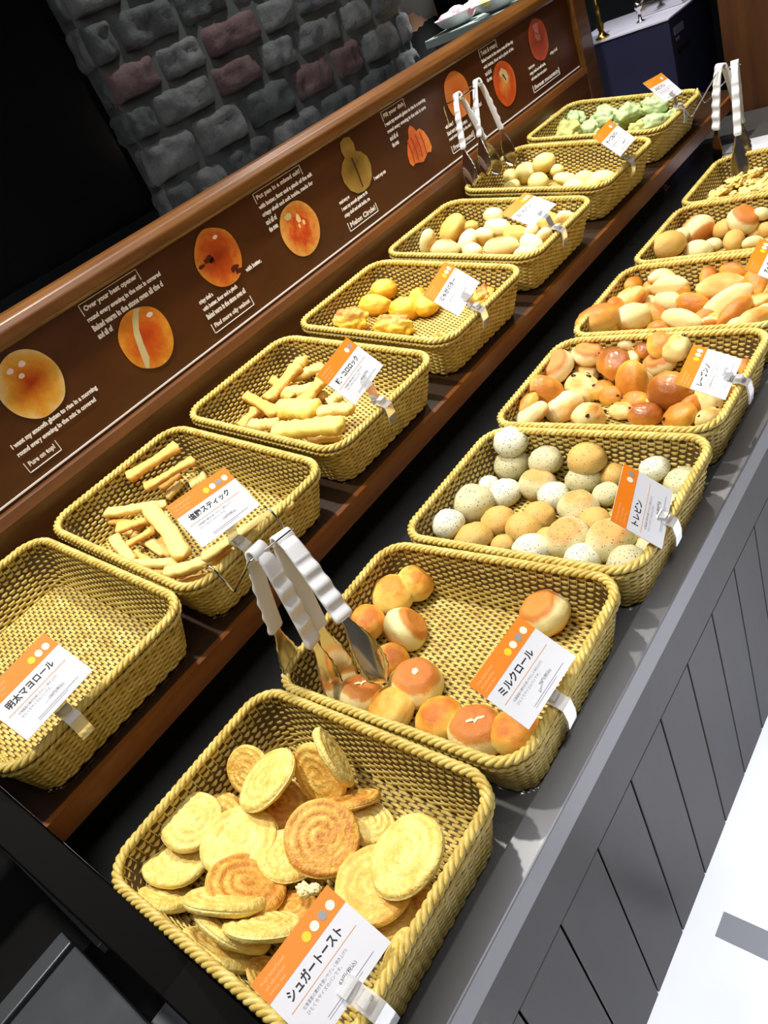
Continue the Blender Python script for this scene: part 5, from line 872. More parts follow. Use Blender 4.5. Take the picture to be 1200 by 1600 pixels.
def shape(kind, tone, sd):
    if kind == 'toast':
        V = []; F = []; nu, nr = 56, 26; th = .165
        def top(r, a, sgn):
            sw = math.sin(r*24-a*sgn+sd*2)
            h = th*(1-.25*r*r)+.022*sw*(1-r)**.3+.03*nz3(Vector((r*math.cos(a), r*math.sin(a), sgn)), 2.2, sd)
            if r > .90: h *= math.sqrt(max(0, 1-((r-.90)/.10)**2))
            return sgn*h
        for sgn in (1, -1):
            base = len(V); V.append((0, 0, top(0, 0, sgn)))
            for j in range(1, nr+1):
                r = math.sin(j/nr*math.pi/2)**.9 if j < nr else 1.0
                for i in range(nu):
                    a = 2*math.pi*i/nu; rr = r*(1+.035*noise.noise(Vector((math.cos(a)*1.3+sd, math.sin(a)*1.3, sd)))+(.03 if j == nr else 0)*math.sin(a+sd))
                    wv = .05*noise.noise(Vector((math.cos(a)*.9+sd*2, math.sin(a)*.9, 5)))*r
                    V.append((rr*math.cos(a), rr*math.sin(a), top(r, a, sgn)+wv))
            for i in range(nu):
                k = (i+1) % nu; f = (base, base+1+i, base+1+k); F.append(f if sgn > 0 else f[::-1])
            for j in range(nr-1):
                for i in range(nu):
                    k = (i+1) % nu; a_ = base+1+j*nu; f = (a_+i, a_+nu+i, a_+nu+k, a_+k); F.append(f if sgn > 0 else f[::-1])
        return V, F
    puck = {'roll': {'a': .15, 'b': .15, 'c': .75, 'd': .8}, 'raisin': {'b': .7, 'c': .35, 'a': .3, 'd': .2, 'e': .1}, 'bun': {'c': .8, 'a': .2, 'b': .1}, 'seed': {'c': .45, 'a': .2, 'b': .3, 'w': .15}, 'pale': {'a': .05, 'b': .3}}.get(kind, {}).get(tone, .25)
    amp = {'roll': .05, 'seed': .07, 'raisin': .08, 'bean': .07, 'bun': .05, 'egg': .12 if tone == 'a' else .3, 'white': .09, 'pale': .05, 'green': .34, 'shred': .6, 'crumb': .35}.get(kind, .06)
    frq = {'green': 1.5, 'shred': 1.8, 'egg': 2.0 if tone == 'b' else 1.1, 'crumb': 1.6}.get(kind, 1.0)
    if kind == 'stick':
        V = []; F = []; nl, nc = 30, 14
        for i in range(nl+1):
            u = -1+2*i/nl; endr = math.sqrt(max(0.0, 1-max(0, (abs(u)-.9)/.1)**2)) if abs(u) > .9 else 1
            wd = (.72+.42*abs(u)**3 if tone == 'b' else (1.0 if tone == 'c' else .9+.1*abs(u)))*max(endr, .05)
            by = .35*noise.noise(Vector((u*1.1+sd*3, 0, 0))); bz = .25*noise.noise(Vector((u*1.1, sd*3, 0)))
            for k in range(nc):
                a = 2*math.pi*k/nc; cy, cz = math.cos(a), math.sin(a)
                q = .75; cy = math.copysign(abs(cy)**q, cy); cz = math.copysign(abs(cz)**q, cz)
                d = 1+.16*noise.fractal(Vector((u*5+sd*9, cy*1.2, cz*1.2)), .8, 2, 3)
                V.append((u, by+wd*cy*d, bz+wd*cz*d))
        for i in range(nl):
            for k in range(nc): l = (k+1) % nc; F.append((i*nc+k, i*nc+l, (i+1)*nc+l, (i+1)*nc+k))
        F.append(tuple(range(nc-1, -1, -1))); F.append(tuple(nl*nc+k for k in range(nc)))
        return V, F
    def fn(p):
        q = p.copy()
        # flattened poles for griddled faces
        if puck > .4:
            e = 1-puck*.30; q.z = math.copysign(min(abs(q.z), e)/e*(1-.12*puck), q.z); rr = math.hypot(p.x, p.y)
            f = 1+.10*puck*(1-abs(p.z)); q.x *= f; q.y *= f
            if abs(p.z) > e: s_ = .72*(math.hypot(p.x, p.y)/math.sqrt(1-e*e)) ; g = s_*math.sqrt(1-e*e)/.72/max(rr, 1e-6); q.x *= g; q.y *= g
        elif kind in ('roll', 'bun', 'seed', 'raisin') and q.z < -.55: q.z = -.55-(abs(q.z)-.55)*.35
        d = 1+amp*nz3(p, frq, sd)+.018*nz3(p, 5, sd, 2)
        if tone == 'd' and kind == 'roll' and p.z > .7: d -= .05*max(0, 1-abs(p.x-.1*math.sin(p.y*9))/.09)*(1 if abs(p.y) < .4 else 0)
        if kind == 'raisin' and tone in 'bc': d -= .12*math.exp(-((p.x*p.x+p.y*p.y)/.09))*(p.z > 0)
        return q*d
    return sphere_grid(fn, *((48, 28) if kind in ('green', 'shred', 'egg', 'roll') else (36, 20)))
MC = {}
def bread_mesh(kind, tone, i):
    k = (kind, tone, i)
    if k not in MC:
        V, F = shape(kind, tone, i*1.37+len(kind)+ord(tone)*.1); o = mesh(kind, V, F, BM[(kind, tone)]); MC[k] = o.data; bpy.data.objects.remove(o)
    return MC[k]
MC_RAISIN = None
NAMES = {'toast': ('toast_disc', 'pastry', 'flat swirled toasts in the nearest basket'), 'roll': ('milk_roll', 'bread roll', 'milk rolls in the half empty basket'), 'seed': ('seed_bun', 'bun', 'speckled seed buns'),
 'raisin': ('raisin_roll', 'bread roll', 'raisin rolls in the heaped basket'), 'bean': ('oval_roll', 'bread roll', 'oval rolls behind the raisin rolls'), 'bun': ('round_bun', 'bun', 'round buns at the right edge'),
 'shred': ('bread_shred', 'bread', 'golden bread shreds'), 'egg': ('yellow_roll', 'bread roll', 'yellow rolls'), 'white': ('white_roll', 'bread roll', 'whitish rolls'), 'pale': ('pale_bun', 'bun', 'pale round buns'),
 'green': ('green_bun', 'bun', 'green buns'), 'stick': ('bread_stick', 'bread stick', 'bread sticks'), 'crumb': ('bread_crumb', 'crumb', 'crumbs above the nearest price card')}
cnt = {}
for b, kind, tone, P, N, Lx, R, asp, txt in BREADS:
    i = cnt.get((kind, tone), 0); cnt[(kind, tone)] = i+1
    nm, cat, grp = NAMES[kind]
    if kind == 'stick': nm, grp = ('bread_stick', 'bone shaped bread sticks') if b == 'L1' else ('cheese_stick', 'flat cheese sticks')
    o = bpy.data.objects.new(nm, bread_mesh(kind, tone, i % (6 if kind == 'toast' else 4))); COL.objects.link(o)
    n = Vector(N).normalized(); x = Vector(Lx); x = (x-n*x.dot(n)).normalized(); y = n.cross(x)
    if kind == 'toast': sc = (R, R, R)
    elif kind in ('stick', 'crumb'): sc = (R, R*asp, R*asp*(.7 if kind == 'stick' else 1))
    else: sc = (R, R*asp, R*(.5+.5*asp)*{'roll': .76, 'seed': .8, 'shred': .5, 'pale': .85 if tone == 'a' else .45, 'raisin': .75, 'bun': .8}.get(kind, .75))
    o.matrix_world = Matrix.Translation(P) @ Matrix((x, y, n)).transposed().to_4x4() @ Matrix.Diagonal((*sc, 1))
    tag(o, txt, cat, grp)
    if kind == 'roll' and tone == 'd':
        pts = [[(-.12, -.10), (.02, -.22), (.14, -.02), (.05, .16), (-.10, .10)], [(-.30, -.14), (-.06, -.05), (.02, -.16), (.12, .02), (.36, .10), (.34, .18), (.08, .12), (-.02, -.02), (-.12, .06), (-.32, -.04)]][1 if i else 0]
        m = MB(); m.prism(pts, .88, .945); m.build('crack', BM[('white', 'a')], o)
    if kind == 'raisin' and tone in ('c', 'b', 'd'):
        rnd = random.Random(i*7+ord(tone))
        if MC_RAISIN is None:
            V, F = sphere_grid(lambda p: p*(1+.2*nz3(p, 2, 1)), 12, 8); q = mesh('raisin', V, F, M_RAISIN); MC_RAISIN = q.data; bpy.data.objects.remove(q)
        for _ in range(2 if tone == 'c' else 1):
            a = rnd.uniform(0, 6.28); el = rnd.uniform(.5, 1.1); c = Vector((math.cos(a)*math.cos(el), math.sin(a)*math.cos(el), math.sin(el)))*.97
            r = bpy.data.objects.new('raisin', MC_RAISIN); link(r, o); r.location = c; r.scale = (.16, .13, .13)

# ------------------------------------------------------------------ price cards
CT = {'R0': ('シュガートースト', '63円(税込)', 4), 'R1': ('ミルクロール', '78円(税込)', 4), 'R2': ('トレビン', '68円', 2), 'R3': ('レーズンノ', '78円', 3), 'L0': ('明太マヨロール', '100円(税込)', 3),
 'L1': ('塩麹スティック', '100円(税込)', 4), 'L2': ('枝・コロロック', '98円', 2), 'L3': ('じゃがバター', '88円', 3), 'L4': ('白い丸パン', '63円', 3), 'L5': ('チーズ丸パン', '78円', 2), 'L6': ('よもぎパン', '88円', 2)}
CARDS['R4'] = [0.3447+.005, .862, .030, -.06, 1.0, .12]
CT['R4'] = ('オーバルロール', '68円', 3)
CLAB = {'R0': 'white and orange price card standing over the sugar toast', 'R1': 'white and orange price card over the milk rolls', 'R2': 'tilted orange and white price card over the seed buns',
 'R3': 'orange and white price card above the raisin rolls', 'L0': 'orange and white price card at the left edge over the empty basket', 'L1': 'orange and white price card over the bone shaped sticks',
 'L2': 'orange and white price card over the cheese sticks', 'L3': 'orange and white price card over the yellow rolls', 'L4': 'glaring white price card over the whitish rolls', 'L5': 'small orange and white price card between pale buns and green buns',
 'L6': 'furthest orange topped price card beside the navy cabinet', 'R4': 'price card over the oval rolls, cut off by the right edge'}
CW, CH = .092, .0685
for k, (x, y, z, yaw, th, ro) in CARDS.items():
    r = Vector((-math.sin(yaw), math.cos(yaw), 0)); nn = Vector((math.cos(yaw), math.sin(yaw), 0)); u = Vector((0, 0, 1))*math.cos(th)-nn*math.sin(th)
    r2 = r*math.cos(ro)+u*math.sin(ro); u2 = u*math.cos(ro)-r*math.sin(ro); n2 = r2.cross(u2)
    e = empty('price_card', (0, 0, 0), CLAB[k], 'price card', 'price cards clipped to the baskets')
    e.matrix_world = Matrix.Translation((x, y, z)) @ Matrix((r2, u2, n2)).transposed().to_4x4()
    def cp(mb, nm, mat, **kw): return mb.build(nm, mat, e, **kw)
    hb = CH*.70
    m = MB(); m.box((-CW/2, 0, 0), (CW/2, CH, .0008)); cp(m, 'card', M_PAPER)
    m = MB(); m.box((-CW/2, hb, .0008), (CW/2, CH, .0010)); cp(m, 'orange_band', M_ORANGE)
    title, price, dots = CT[k]
    cols = [M_WDOT, M_GDOT, M_WDOT, M_YDOT] if dots == 4 else ([M_WDOT, M_WDOT, M_YDOT] if dots == 3 else [M_GDOT, M_WDOT])
    for i, cm in enumerate(cols):
        m = MB(); m.prism([(CW/2-.010-i*.0098+.0040*math.cos(a), hb+.0085+.0040*math.sin(a)) for a in [math.pi*q/9 for q in range(18)]], .0010, .0012); cp(m, 'dot', cm)
    for q in range(3): text_mesh('band_text', ('Fresh baked bread', 'soft rolls and buns', 'every day')[q], .026-.004*q, .0030, M_PALEINK, (-CW/2+.005, hb+.0125-q*.0050, .0011), (1, 0, 0), (0, 1, 0), e, .01)
    tw = min(.062, .0095*len(title)); ty = hb-.0135
    text_mesh('title', title, tw, .0092, M_INK, (-CW/2+.012, ty, .0009), (1, 0, 0), (0, 1, 0), e, .03)
    m = MB(); m.box((-CW/2+.006, ty-.0045, .0008), (CW/2-.008, ty-.0038, .0010)); cp(m, 'rule', M_LINE)
    text_mesh('small_text', '北海道産の素材を使いやさしく焼き上げた', .052, .0030, M_GREYINK, (-CW/2+.014, ty-.0105, .0009), (1, 0, 0), (0, 1, 0), e)
    text_mesh('small_text', 'ひとくちサイズのパンです。', .040, .0030, M_GREYINK, (-CW/2+.014, ty-.0150, .0009), (1, 0, 0), (0, 1, 0), e)
    text_mesh('price', price, .020, .0042, M_INK, (-.002, ty-.0225, .0009), (1, 0, 0), (0, 1, 0), e)
    m = MB(); m.box((-CW/2+.022, .0070, .0008), (CW/2-.014, .0074, .0010)); m.box((-CW/2+.022, .0050, .0008), (CW/2-.030, .0053, .0010)); cp(m, 'fine_print', M_GREYINK)
    # clear acrylic clip : flap under the card, jaw over the rim
    bk = k; F0 = FR[k]; rimx = (BW/2-.004)
    inv = F0.inverted() @ e.matrix_world; bl = inv @ Vector((0, .012, -.0006))
    ly = max(-.09, min(.09, bl.y)); rx = rimx
    pts = [(bl.x, bl.z), ((bl.x+rx)/2, max(bl.z, .010)*.6+.006), (rx-.010, .0085), (rx+.002, .0085), (rx+.0105, .004), (rx+.012, -.012), (rx+.010, -.026)]
    m = MB(); wd = .0085; V = []
    for (px_, pz_) in pts: V += [(px_, ly-wd, pz_), (px_, ly+wd, pz_), (px_, ly+wd, pz_+.0022) if px_ < rx else (px_+.0022, ly+wd, pz_), (px_, ly-wd, pz_+.0022) if px_ < rx else (px_+.0022, ly-wd, pz_)]
    Fc = [(0, 1, 2, 3)]+[tuple(reversed([4*(len(pts)-1)+q for q in range(4)]))]
    for i in range(len(pts)-1):
        for q in range(4): Fc.append((4*i+q, 4*i+4+q, 4*i+4+(q+1) % 4, 4*i+(q+1) % 4))
    m.add(V, Fc); m.box((rx-.004, ly-.006, .0106), (rx+.005, ly+.006, .0150))
    c = m.build('clip', M_ACRYL, e, bevel=.0006); c.matrix_parent_inverse = e.matrix_world.inverted(); c.matrix_basis = F0

# ------------------------------------------------------------------ tongs
def tongs(apex, tips, label, sleeve=.57, width=.0125):
    A = Vector(apex); T = [Vector(t) for t in tips]; mid = (T[0]+T[1])/2; ax = (mid-A).normalized()
    sp = (T[0]-T[1]); sp = (sp-ax*sp.dot(ax)); L = (mid-A).length; sp.normalize(); wv = ax.cross(sp)
    e = empty('serving_tongs', A, label, 'tongs', 'steel serving tongs with white grips')
    def P(leg, t):
        sg = 1 if leg == 0 else -1; tip = T[leg]
        base = A.lerp(tip, t); 
        bow = .009*math.sin(math.pi*min(1, t*1.0))**.7*(1-.5*t)
        r0 = .010*min(1, t/.06)**.5*(1-t)
        return base+sp*sg*(bow*.8+r0*.6)-A
    arms = MB()
    for leg in (0, 1):
        sg = 1 if leg == 0 else -1
        # steel strip and scalloped spoon
        V = []; F = []; n = 44; m_ = 8
        for i in range(n+1):
            t = .02+.98*i/n; p = P(leg, t)
            if t < .60: hw = width*.55
            else:
                s = (t-.60)/.40; hw = width*.55+ (.0205-width*.55)*math.sin(min(1, s/.62)*math.pi/2)
                if s > .72: hw *= math.sqrt(max(.06, 1-((s-.72)/.28)**2))
                hw *= 1+.06*math.sin(s*46)
            cup = .0065*max(0, (t-.66)/.34)
            for k in range(m_+1):
                u = -1+2*k/m_; off = sp*sg*(-cup*u*u + 0); V.append(p+wv*hw*u+off)
            for k in range(m_+1):
                u = -1+2*k/m_; off = sp*sg*(-cup*u*u + .0011); V.append(p+wv*hw*u+off)
        q = 2*(m_+1)
        for i in range(n):
            for k in range(m_):
                F.append((i*q+k, i*q+k+1, (i+1)*q+k+1, (i+1)*q+k)); a = m_+1
                F.append((i*q+a+k+1, i*q+a+k, (i+1)*q+a+k, (i+1)*q+a+k+1))
            for (a, b) in ((0, m_+1), (m_, 2*m_+1)): F.append((i*q+a, (i+1)*q+a, (i+1)*q+b, i*q+b))
        mesh('tong_arm', V, F, M_TONG, e)
        # white grip sleeve with finger scallops
        V = []; F = []; n = 60
        for i in range(n+1):
            t = .0+sleeve*i/n; p = P(leg, max(t, .012)); sc = .0014*math.sin(i/n*math.pi*11) if i/n > .25 else 0
            hw = width*(.92+.12*math.sin(min(1, i/n*1.6)*math.pi/2)); th = .0034
            e_ = 1 if 0 < i < n else .8
            for (a, b) in ((-1, -.5), (-.8, -1), (.8, -1), (1, -.5), (1, .6), (.75, 1), (-.75, 1), (-1, .6)):
                V.append(p+wv*hw*a*e_+sp*sg*(th*b*.8*e_+(sc if b > .4 else 0)+.0006))
        for i in range(n):
            for k in range(8): l = (k+1) % 8; F.append((i*8+k, i*8+l, (i+1)*8+l, (i+1)*8+k))
        F.append(tuple(range(8))); F.append(tuple(n*8+k for k in range(7, -1, -1)))
        mesh('grip', V, F, M_WHITE_RUBBER, e)
    m = MB(); c = ax*.006
    m.tube([c-wv*.007, c+wv*.007], .0035, 10); m.tube([c-wv*.0085, c+wv*.0085], .0015, 8)
    m.build('spring_pin', M_CHROME, e, smooth=True)
    # bent bow joining both arms
    m = MB(); pa, pb = P(0, .03), P(1, .03); V = []; n = 12; F = []
    for i in range(n+1):
        a = math.pi*i/n; c_ = (pa+pb)/2; hv = (pa-pb)/2; p = c_+hv*math.cos(a)-ax*.011*math.sin(a)
        d = (hv.normalized()*math.cos(a)-ax*math.sin(a))*.0022
        V += [p-wv*width-d, p+wv*width-d, p+wv*width+d, p-wv*width+d]
    for i in range(n):
        for k in range(4): F.append((4*i+k, 4*i+(k+1) % 4, 4*i+4+(k+1) % 4, 4*i+4+k))
    mesh('grip_bow', V, F, M_WHITE_RUBBER, e)
    return e
tongs((.02, .006, .159), [(.064, -.028, -.072), (.008, -.036, -.036)], 'nearest steel tongs with white grips hanging over the near left basket corner')
tongs((.02, .043, .147), [(.128, .005, -.030), (.052, -.001, -.076)], 'tongs with white grips, right one of the near pair, spoon over the milk rolls')
tongs((-.405, 1.225, .350), [(-.385, 1.150, .175), (-.375, 1.255, .160)], 'left one of two small white gripped tongs in front of the printed sign', width=.0075)
tongs((-.390, 1.290, .354), [(-.385, 1.212, .175), (-.365, 1.305, .158)], 'right one of two small white gripped tongs in front of the printed sign', width=.0075)
tongs((.018, 1.600, .182), [(-.004, 1.560, -.034), (.045, 1.628, -.055)], 'white gripped tongs at the far right, nearer one before the wooden wall')
tongs((.040, 1.622, .176), [(.050, 1.540, -.070), (.040, 1.600, -.040)], 'white gripped tongs at the far right, behind and right of its twin', width=.008)
def wire_holder(pts, label):
    m = MB(); P = [Vector(p) for p in pts]; Q = []
    for i, p in enumerate(P):
        if 0 < i < len(P)-1:
            a = (P[i-1]-p); b = (P[i+1]-p); d = min(.006, a.length*.4, b.length*.4)
            Q += [p+a.normalized()*d, p+(a.normalized()+b.normalized())*d*.3, p+b.normalized()*d]
        else: Q.append(p)
    m.tube(Q, .0015, 8); o = m.build('tong_holder', M_CHROME, smooth=True); return tag(o, label, 'tong holder')
wire_holder([(-.075, .092, .135), (-.060, .092, .142), (-.047, .090, .118), (-.047, .088, .095), (.026, .060, .147), (.026, -.012, .158), (-.047, -.017, .095), (-.047, -.018, .118), (-.060, -.018, .140), (-.075, -.018, .135)], 'chrome wire holder hooked on the bone stick basket, carrying the near tongs')
wire_holder([(-.443, 1.215, .30), (-.443, 1.215, .342), (-.398, 1.215, .345), (-.384, 1.305, .349), (-.443, 1.305, .345), (-.443, 1.305, .30)], 'small chrome wire holder on the sign carrying two tongs')
wire_holder([(-.073, 1.55, .125), (-.060, 1.55, .140), (-.047, 1.56, .10), (.015, 1.585, .176), (.048, 1.64, .169), (-.047, 1.65, .10), (-.060, 1.655, .140), (-.073, 1.655, .125)], 'chrome wire holder hooked on the green bun basket, carrying the far tongs')

# ------------------------------------------------------------------ far end of the counter
cab = empty('navy_cabinet', (-.415, 2.12, -.58), 'navy blue cabinet with pale cloth top beyond the end of the sign', 'cabinet')
def kp(mb, nm, mat, **kw): o = mb.build(nm, mat, cab, **kw); o.matrix_parent_inverse = Matrix.Translation((.415, -2.12, .58)); return o
m = MB(); m.box((-.60, 2.075, -.58), (-.272, 2.40, .232)); kp(m, 'body', M_NAVY, bevel=.003)
m = MB(); m.box((-.603, 2.072, .232), (-.270, 2.403, .236)); kp(m, 'cloth_top', M_CLOTHW)
m = MB(); m.box((-.272, 2.10, .135), (-.2705, 2.20, .148)); kp(m, 'slot', M_BLACK)
m = MB(); m.box((-.272, 2.10, .185), (-.2700, 2.17, .205)); m.box((-.272, 2.105, .170), (-.2700, 2.13, .178)); kp(m, 'label_plate', new_mat('plate_grey', srgb(110, 112, 130), .4))
m = MB(); m.lathe([(.020, 0), (.021, .004), (.012, .010), (.007, .02), (.011, .034), (.006, .046), (.005, .07), (.009, .082), (.005, .09), (.004, .17)], 20)
o = m.build('brass_candlestick', M_BRASS, smooth=True); o.location = (-.478, 2.10, .2365); tag(o, 'small brass candlestick on the near edge of the navy cabinet', 'candlestick')
m = MB(); m.lathe([(.012, 0), (.013, .003), (.005, .008), (.004, .03), (.010, .036), (.012, .045), (.006, .055)], 16); m.tube([(0, 0, .04), (.02, .02, .06), (.035, .01, .05)], .003, 6)
o = m.build('chrome_tap_ornament', M_CHROME, smooth=True); o.location = (-.385, 2.16, .2365); tag(o, 'small shiny metal ornament on the navy cabinet right of the candlestick', 'ornament')
m = MB(); m.box((-.07, -.05, 0), (.07, .05, .03)); m.box((-.06, -.045, .03), (.06, .045, .05)); o = m.build('metal_rack', M_CHROME, bevel=.003); o.location = (-.36, 2.29, .2365); tag(o, 'low metal rack at the back of the navy cabinet top', 'rack')
for i, (x, y, a) in enumerate(((-.075, 1.885, .1), (-.055, 1.80, -.05), (.03, 1.80, .05))):
    m = MB()
    for q in range(4 if i == 2 else 2): m.box((-.075-.003*q, -.04, q*.0045), (.075-.003*q, .045, q*.0045+.0032))
    o = m.build('paper_stack', M_PAPER, bevel=.0006); o.location = (x+.045, y-.02, -.0858+.0001); o.rotation_euler = (0, 0, a)
    tag(o, ['thin stack of white paper sheets furthest left at the shelf end', 'thin stack of white paper sheets in front of the left one', 'thicker stack of white paper sheets at the right shelf end'][i], 'paper', 'paper stacks at the far end of the lower shelf')
m = MB(); m.box((-.014, -.02, 0), (.014, .02, .004)); m.box((-.014, -.02, .010), (.014, .004, .013)); m.tube([(-.014, -.018, .003), (-.014, -.018, .012)], .002, 6); m.tube([(.014, -.018, .003), (.014, -.018, .012)], .002, 6)
o = m.build('loose_clip', M_CHROME, bevel=.001); o.location = (-.185, 1.655, -.0860); tag(o, 'small clear and chrome clip lying alone on the dark lower shelf', 'clip')

# salad counter and person beyond the sign
DX = -.06
sc_ = empty('salad_counter', (-1.05+DX, 2.95, -.58), 'brightly lit salad counter behind the sign, beside the person', 'counter')
def sp2(mb, nm, mat, **kw): o = mb.build(nm, mat, sc_, **kw); o.matrix_parent_inverse = Matrix.Translation((1.05, -2.95, .58)); return o
m = MB(); m.box((-1.30, 2.52, -.58), (-.78, 4.2, .34)); sp2(m, 'body', new_mat('counter_grey', srgb(60, 66, 66), .5))
m = MB(); m.box((-1.33, 2.50, .34), (-.76, 4.22, .37)); sp2(m, 'stone_top', new_mat('counter_top', srgb(120, 130, 124), .25), bevel=.004)
foods = []
FC = [((238, 160, 80), 'orange'), ((240, 236, 214), 'cream'), ((226, 80, 80), 'red'), ((230, 214, 90), 'yellow'), ((244, 240, 226), 'white'), ((150, 180, 90), 'green'), ((236, 150, 160), 'pink')]
RW = ['front', 'middle', 'back']; NTH = ['nearest', 'second', 'third', 'fourth', 'fifth', 'sixth']
for ri, rx in enumerate((-.845, -1.03, -1.22)):
    for ci in range(6):
        c_, cn = FC[(ri*3+ci*2) % 7]; foods.append(((rx, 2.70+ci*.19), c_, NTH[ci]+' bowl in the '+RW[ri]+' row of the salad counter, '+cn+' food'))
fd = random.Random(3)
for (x, y), c, lb in foods:
    e = empty('salad_bowl', (x+DX, y-.10, .371), lb, 'bowl', 'food bowls on the salad counter')
    m = MB(); m.lathe([(.04, 0), (.065, .012), (.086, .042), (.089, .044), (.082, .040), (.06, .016), (.035, .008)], 28); m.build('bowl', new_mat('bowl_white', srgb(236, 238, 236), .3), e, smooth=True)
    m = MB()
    for q in range(22):
        a = fd.uniform(0, 6.28); r = fd.uniform(0, .062); V, F = sphere_grid(lambda p: p*(1+.3*nz3(p, 2, q)), 10, 6); s = fd.uniform(.014, .026)
        m.add([Vector((v.x*s*1.4+r*math.cos(a), v.y*s+r*math.sin(a), v.z*s*.7+.034+.02*(1-r/.062)))for v in V], F)
    o = m.build('salad', new_mat('salad_food', srgb(*c), .5), e, smooth=True); o['kind'] = 'stuff'
m = MB(); m.box((-.02, -.46, 0), (.02, .60, .02)); o = m.build('price_rail', new_mat('rail_white', srgb(240, 236, 226), .4), bevel=.003); o.location = (-.785+DX, 3.00, .371); tag(o, 'white price rail along the near edge of the salad counter', 'rail')

def skin_obj(name, verts, edges, radii, mat, parent, root=0, sub=2):
    me = bpy.data.meshes.new(name); me.from_pydata(verts, edges, []); o = link(bpy.data.objects.new(name, me), parent)
    md = o.modifiers.new('skin', 'SKIN'); md.use_smooth_shade = True; md.use_x_symmetry = False
    sv = me.skin_vertices[0].data
    for i, r in enumerate(radii): sv[i].radius = r if isinstance(r, tuple) else (r, r)
    sv[root].use_root = True
    s = o.modifiers.new('sub', 'SUBSURF'); s.levels = sub; s.render_levels = sub; me.materials.append(mat); return o
person = empty('person', (-1.86, 3.10, -.58), 'person in grey shirt and black trousers standing by the salad counter', 'person')
person.rotation_euler = (0, 0, math.radians(-75)); person.scale = (1.08, 1.08, 1.08)
SKIN = new_mat('skin', srgb(206, 160, 132), .5)
# x right, y forward, z up
V = [(0, 0, .92), (0, .0, 1.08), (0, 0, 1.25), (0, 0, 1.38), (0, .01, 1.46), (0, .02, 1.52)]; R = [(.15, .10), (.135, .095), (.15, .105), (.13, .09), .052, .05]; E = [(0, 1), (1, 2), (2, 3), (3, 4), (4, 5)]
V += [(0, .03, 1.60), (0, .02, 1.67)]; R += [(.073, .09), (.066, .078)]; E += [(5, 6), (6, 7)]
for s in (1, -1):
    b = len(V); V += [(.17*s, 0, 1.37), (.22*s, .03, 1.12), (.17*s, .20, 1.27), (.16*s, .24, 1.32), (.155*s, .27, 1.36)]; R += [.058, .042, .028, (.032, .018), (.030, .014)]; E += [(3, b), (b, b+1), (b+1, b+2), (b+2, b+3), (b+3, b+4)]
    for q, (dx, ln) in enumerate(((-.027, .065), (-.009, .075), (.010, .070), (.026, .055))):
        c = len(V); V += [(.155*s+dx, .29+ln*.35, 1.36+ln*.4), (.155*s+dx*1.1, .29+ln*.8, 1.36+ln*.6)]; R += [.009, .0075]; E += [(b+4, c), (c, c+1)]
    c = len(V); V += [(.16*s-.035*s, .25, 1.34), (.16*s-.055*s, .275, 1.37)]; R += [.011, .009]; E += [(b+3, c), (c, c+1)]
    b = len(V); V += [(.095*s, 0, .84), (.10*s, .01, .48), (.10*s, -.01, .09), (.10*s, .06, .035), (.10*s, .15, .03)]; R += [.085, .055, .036, (.04, .032), (.036, .022)]; E += [(0, b), (b, b+1), (b+1, b+2), (b+2, b+3), (b+3, b+4)]
skin_obj('body', V, E, R, SKIN, person)
V = [(0, 0, .98), (0, 0, 1.0)]; V = [(0, 0, .84), (0, 0, 1.08), (0, 0, 1.25), (0, 0, 1.385)]; R = [(.175, .125), (.155, .115), (.17, .125), (.135, .10)]; E = [(0, 1), (1, 2), (2, 3)]
for s in (1, -1):
    b = len(V); V += [(.175*s, 0, 1.375), (.225*s, .03, 1.12), (.175*s, .18, 1.255), (.163*s, .225, 1.305)]; R += [.072, .056, .045, .040]; E += [(3, b), (b, b+1), (b+1, b+2), (b+2, b+3)]
skin_obj('shirt', V, E, R, new_mat('shirt_grey', srgb(142, 144, 150), .8), person)
V = [(0, 0, .96), (0, 0, .90)]; R = [(.160, .115), (.165, .12)]; E = [(0, 1)]
for s in (1, -1): b = len(V); V += [(.095*s, 0, .80), (.10*s, .01, .48), (.10*s, -.01, .10)]; R += [.10, .072, .062]; E += [(1, b), (b, b+1), (b+1, b+2)]
skin_obj('trousers', V, E, R, new_mat('trousers_black', srgb(4, 4, 5), .9), person)
V, F = sphere_grid(lambda p: Vector((p.x*.088, p.y*.104-.004, p.z*.10+.012 if p.z > -.3 or p.y < 0 else p.z*.03))*(1+.03*nz3(p, 3, 1)), 28, 18)
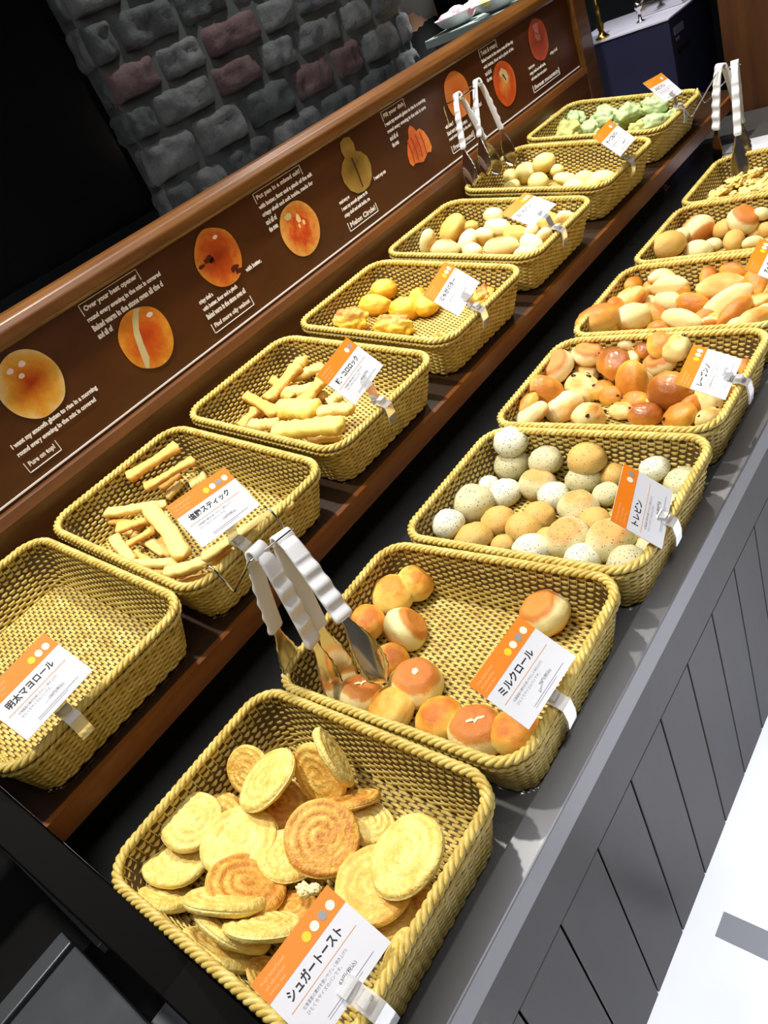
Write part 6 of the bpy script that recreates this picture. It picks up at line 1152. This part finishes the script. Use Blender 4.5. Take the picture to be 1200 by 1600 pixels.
o = mesh('hair', [Vector(v)+Vector((0, .004, 1.675)) if v[1] < .055 else Vector((v[0], .055, v[2]))+Vector((0, .004, 1.675)) for v in V], F, new_mat('hair_black', srgb(20, 16, 14), .5), person)
m = MB()
for s in (1, -1): m.lathe([(.004, 0), (.009, .003), (.010, .006)], 10, (.032*s, .112, 1.625))
m.build('eyes', M_BLACK, person, smooth=True)
m = MB(); m.tube([(0, .105, 1.64), (0, .125, 1.605), (0, .108, 1.598)], [.008, .013, .008], 8); m.build('nose', SKIN, person, smooth=True)
m = MB(); m.tube([(-.024, .104, 1.572), (0, .112, 1.570), (.024, .104, 1.572)], [.003, .006, .003], 8); m.build('mouth', new_mat('lips', srgb(160, 84, 76), .5), person, smooth=True)
m = MB()
for s in (1, -1): m.tube([(.080*s, .02, 1.585), (.088*s, .01, 1.61), (.084*s, .015, 1.635)], [.008, .012, .008], 8)
m.build('ears', SKIN, person, smooth=True)

# steel work table at the near left corner
tb = empty('steel_worktable', (-.40, -.72, -.58), 'dark stainless steel work table at the lower left corner', 'table')
def tp(mb, nm, mat, **kw): o = mb.build(nm, mat, tb, **kw); o.matrix_parent_inverse = Matrix.Translation((.40, .72, .58)); return o
M_ST2 = new_mat('brushed_steel', srgb(112, 116, 122), .3, .45); t = NT(M_ST2); v, _ = t.objvec(False, (2, 2, 2)); nz = t.noise(v, 5, 4); t.l(t.math('MULTIPLY_ADD', nz, .5, .08), t.b.inputs['Roughness'])
m = MB(); m.box((-1.0, -1.2, -.58), (-.34, -.40, -.36)); tp(m, 'dark_filler_box', M_BLACK)  # black box added to darken this corner and cover the bright floor
m = MB(); m.box((-.298, -1.2, -.33), (.33, -.42, -.30)); tp(m, 'table_top', M_ST2, bevel=.003)
m = MB(); m.box((-.335, -1.2, -.335), (-.303, -.42, -.295)); tp(m, 'edge_rail', M_ST2, bevel=.002)
m = MB(); m.box((-.9, -.405, -.36), (-.30, -.395, -.34)); tp(m, 'back_rail', M_ST2, bevel=.001)
for x in (-.30, .29):
    for y in (-1.15, -.47): m = MB(); m.tube([(x, y, -.33), (x, y, -.58)], .018, 12); tp(m, 'leg', M_ST2, smooth=True)
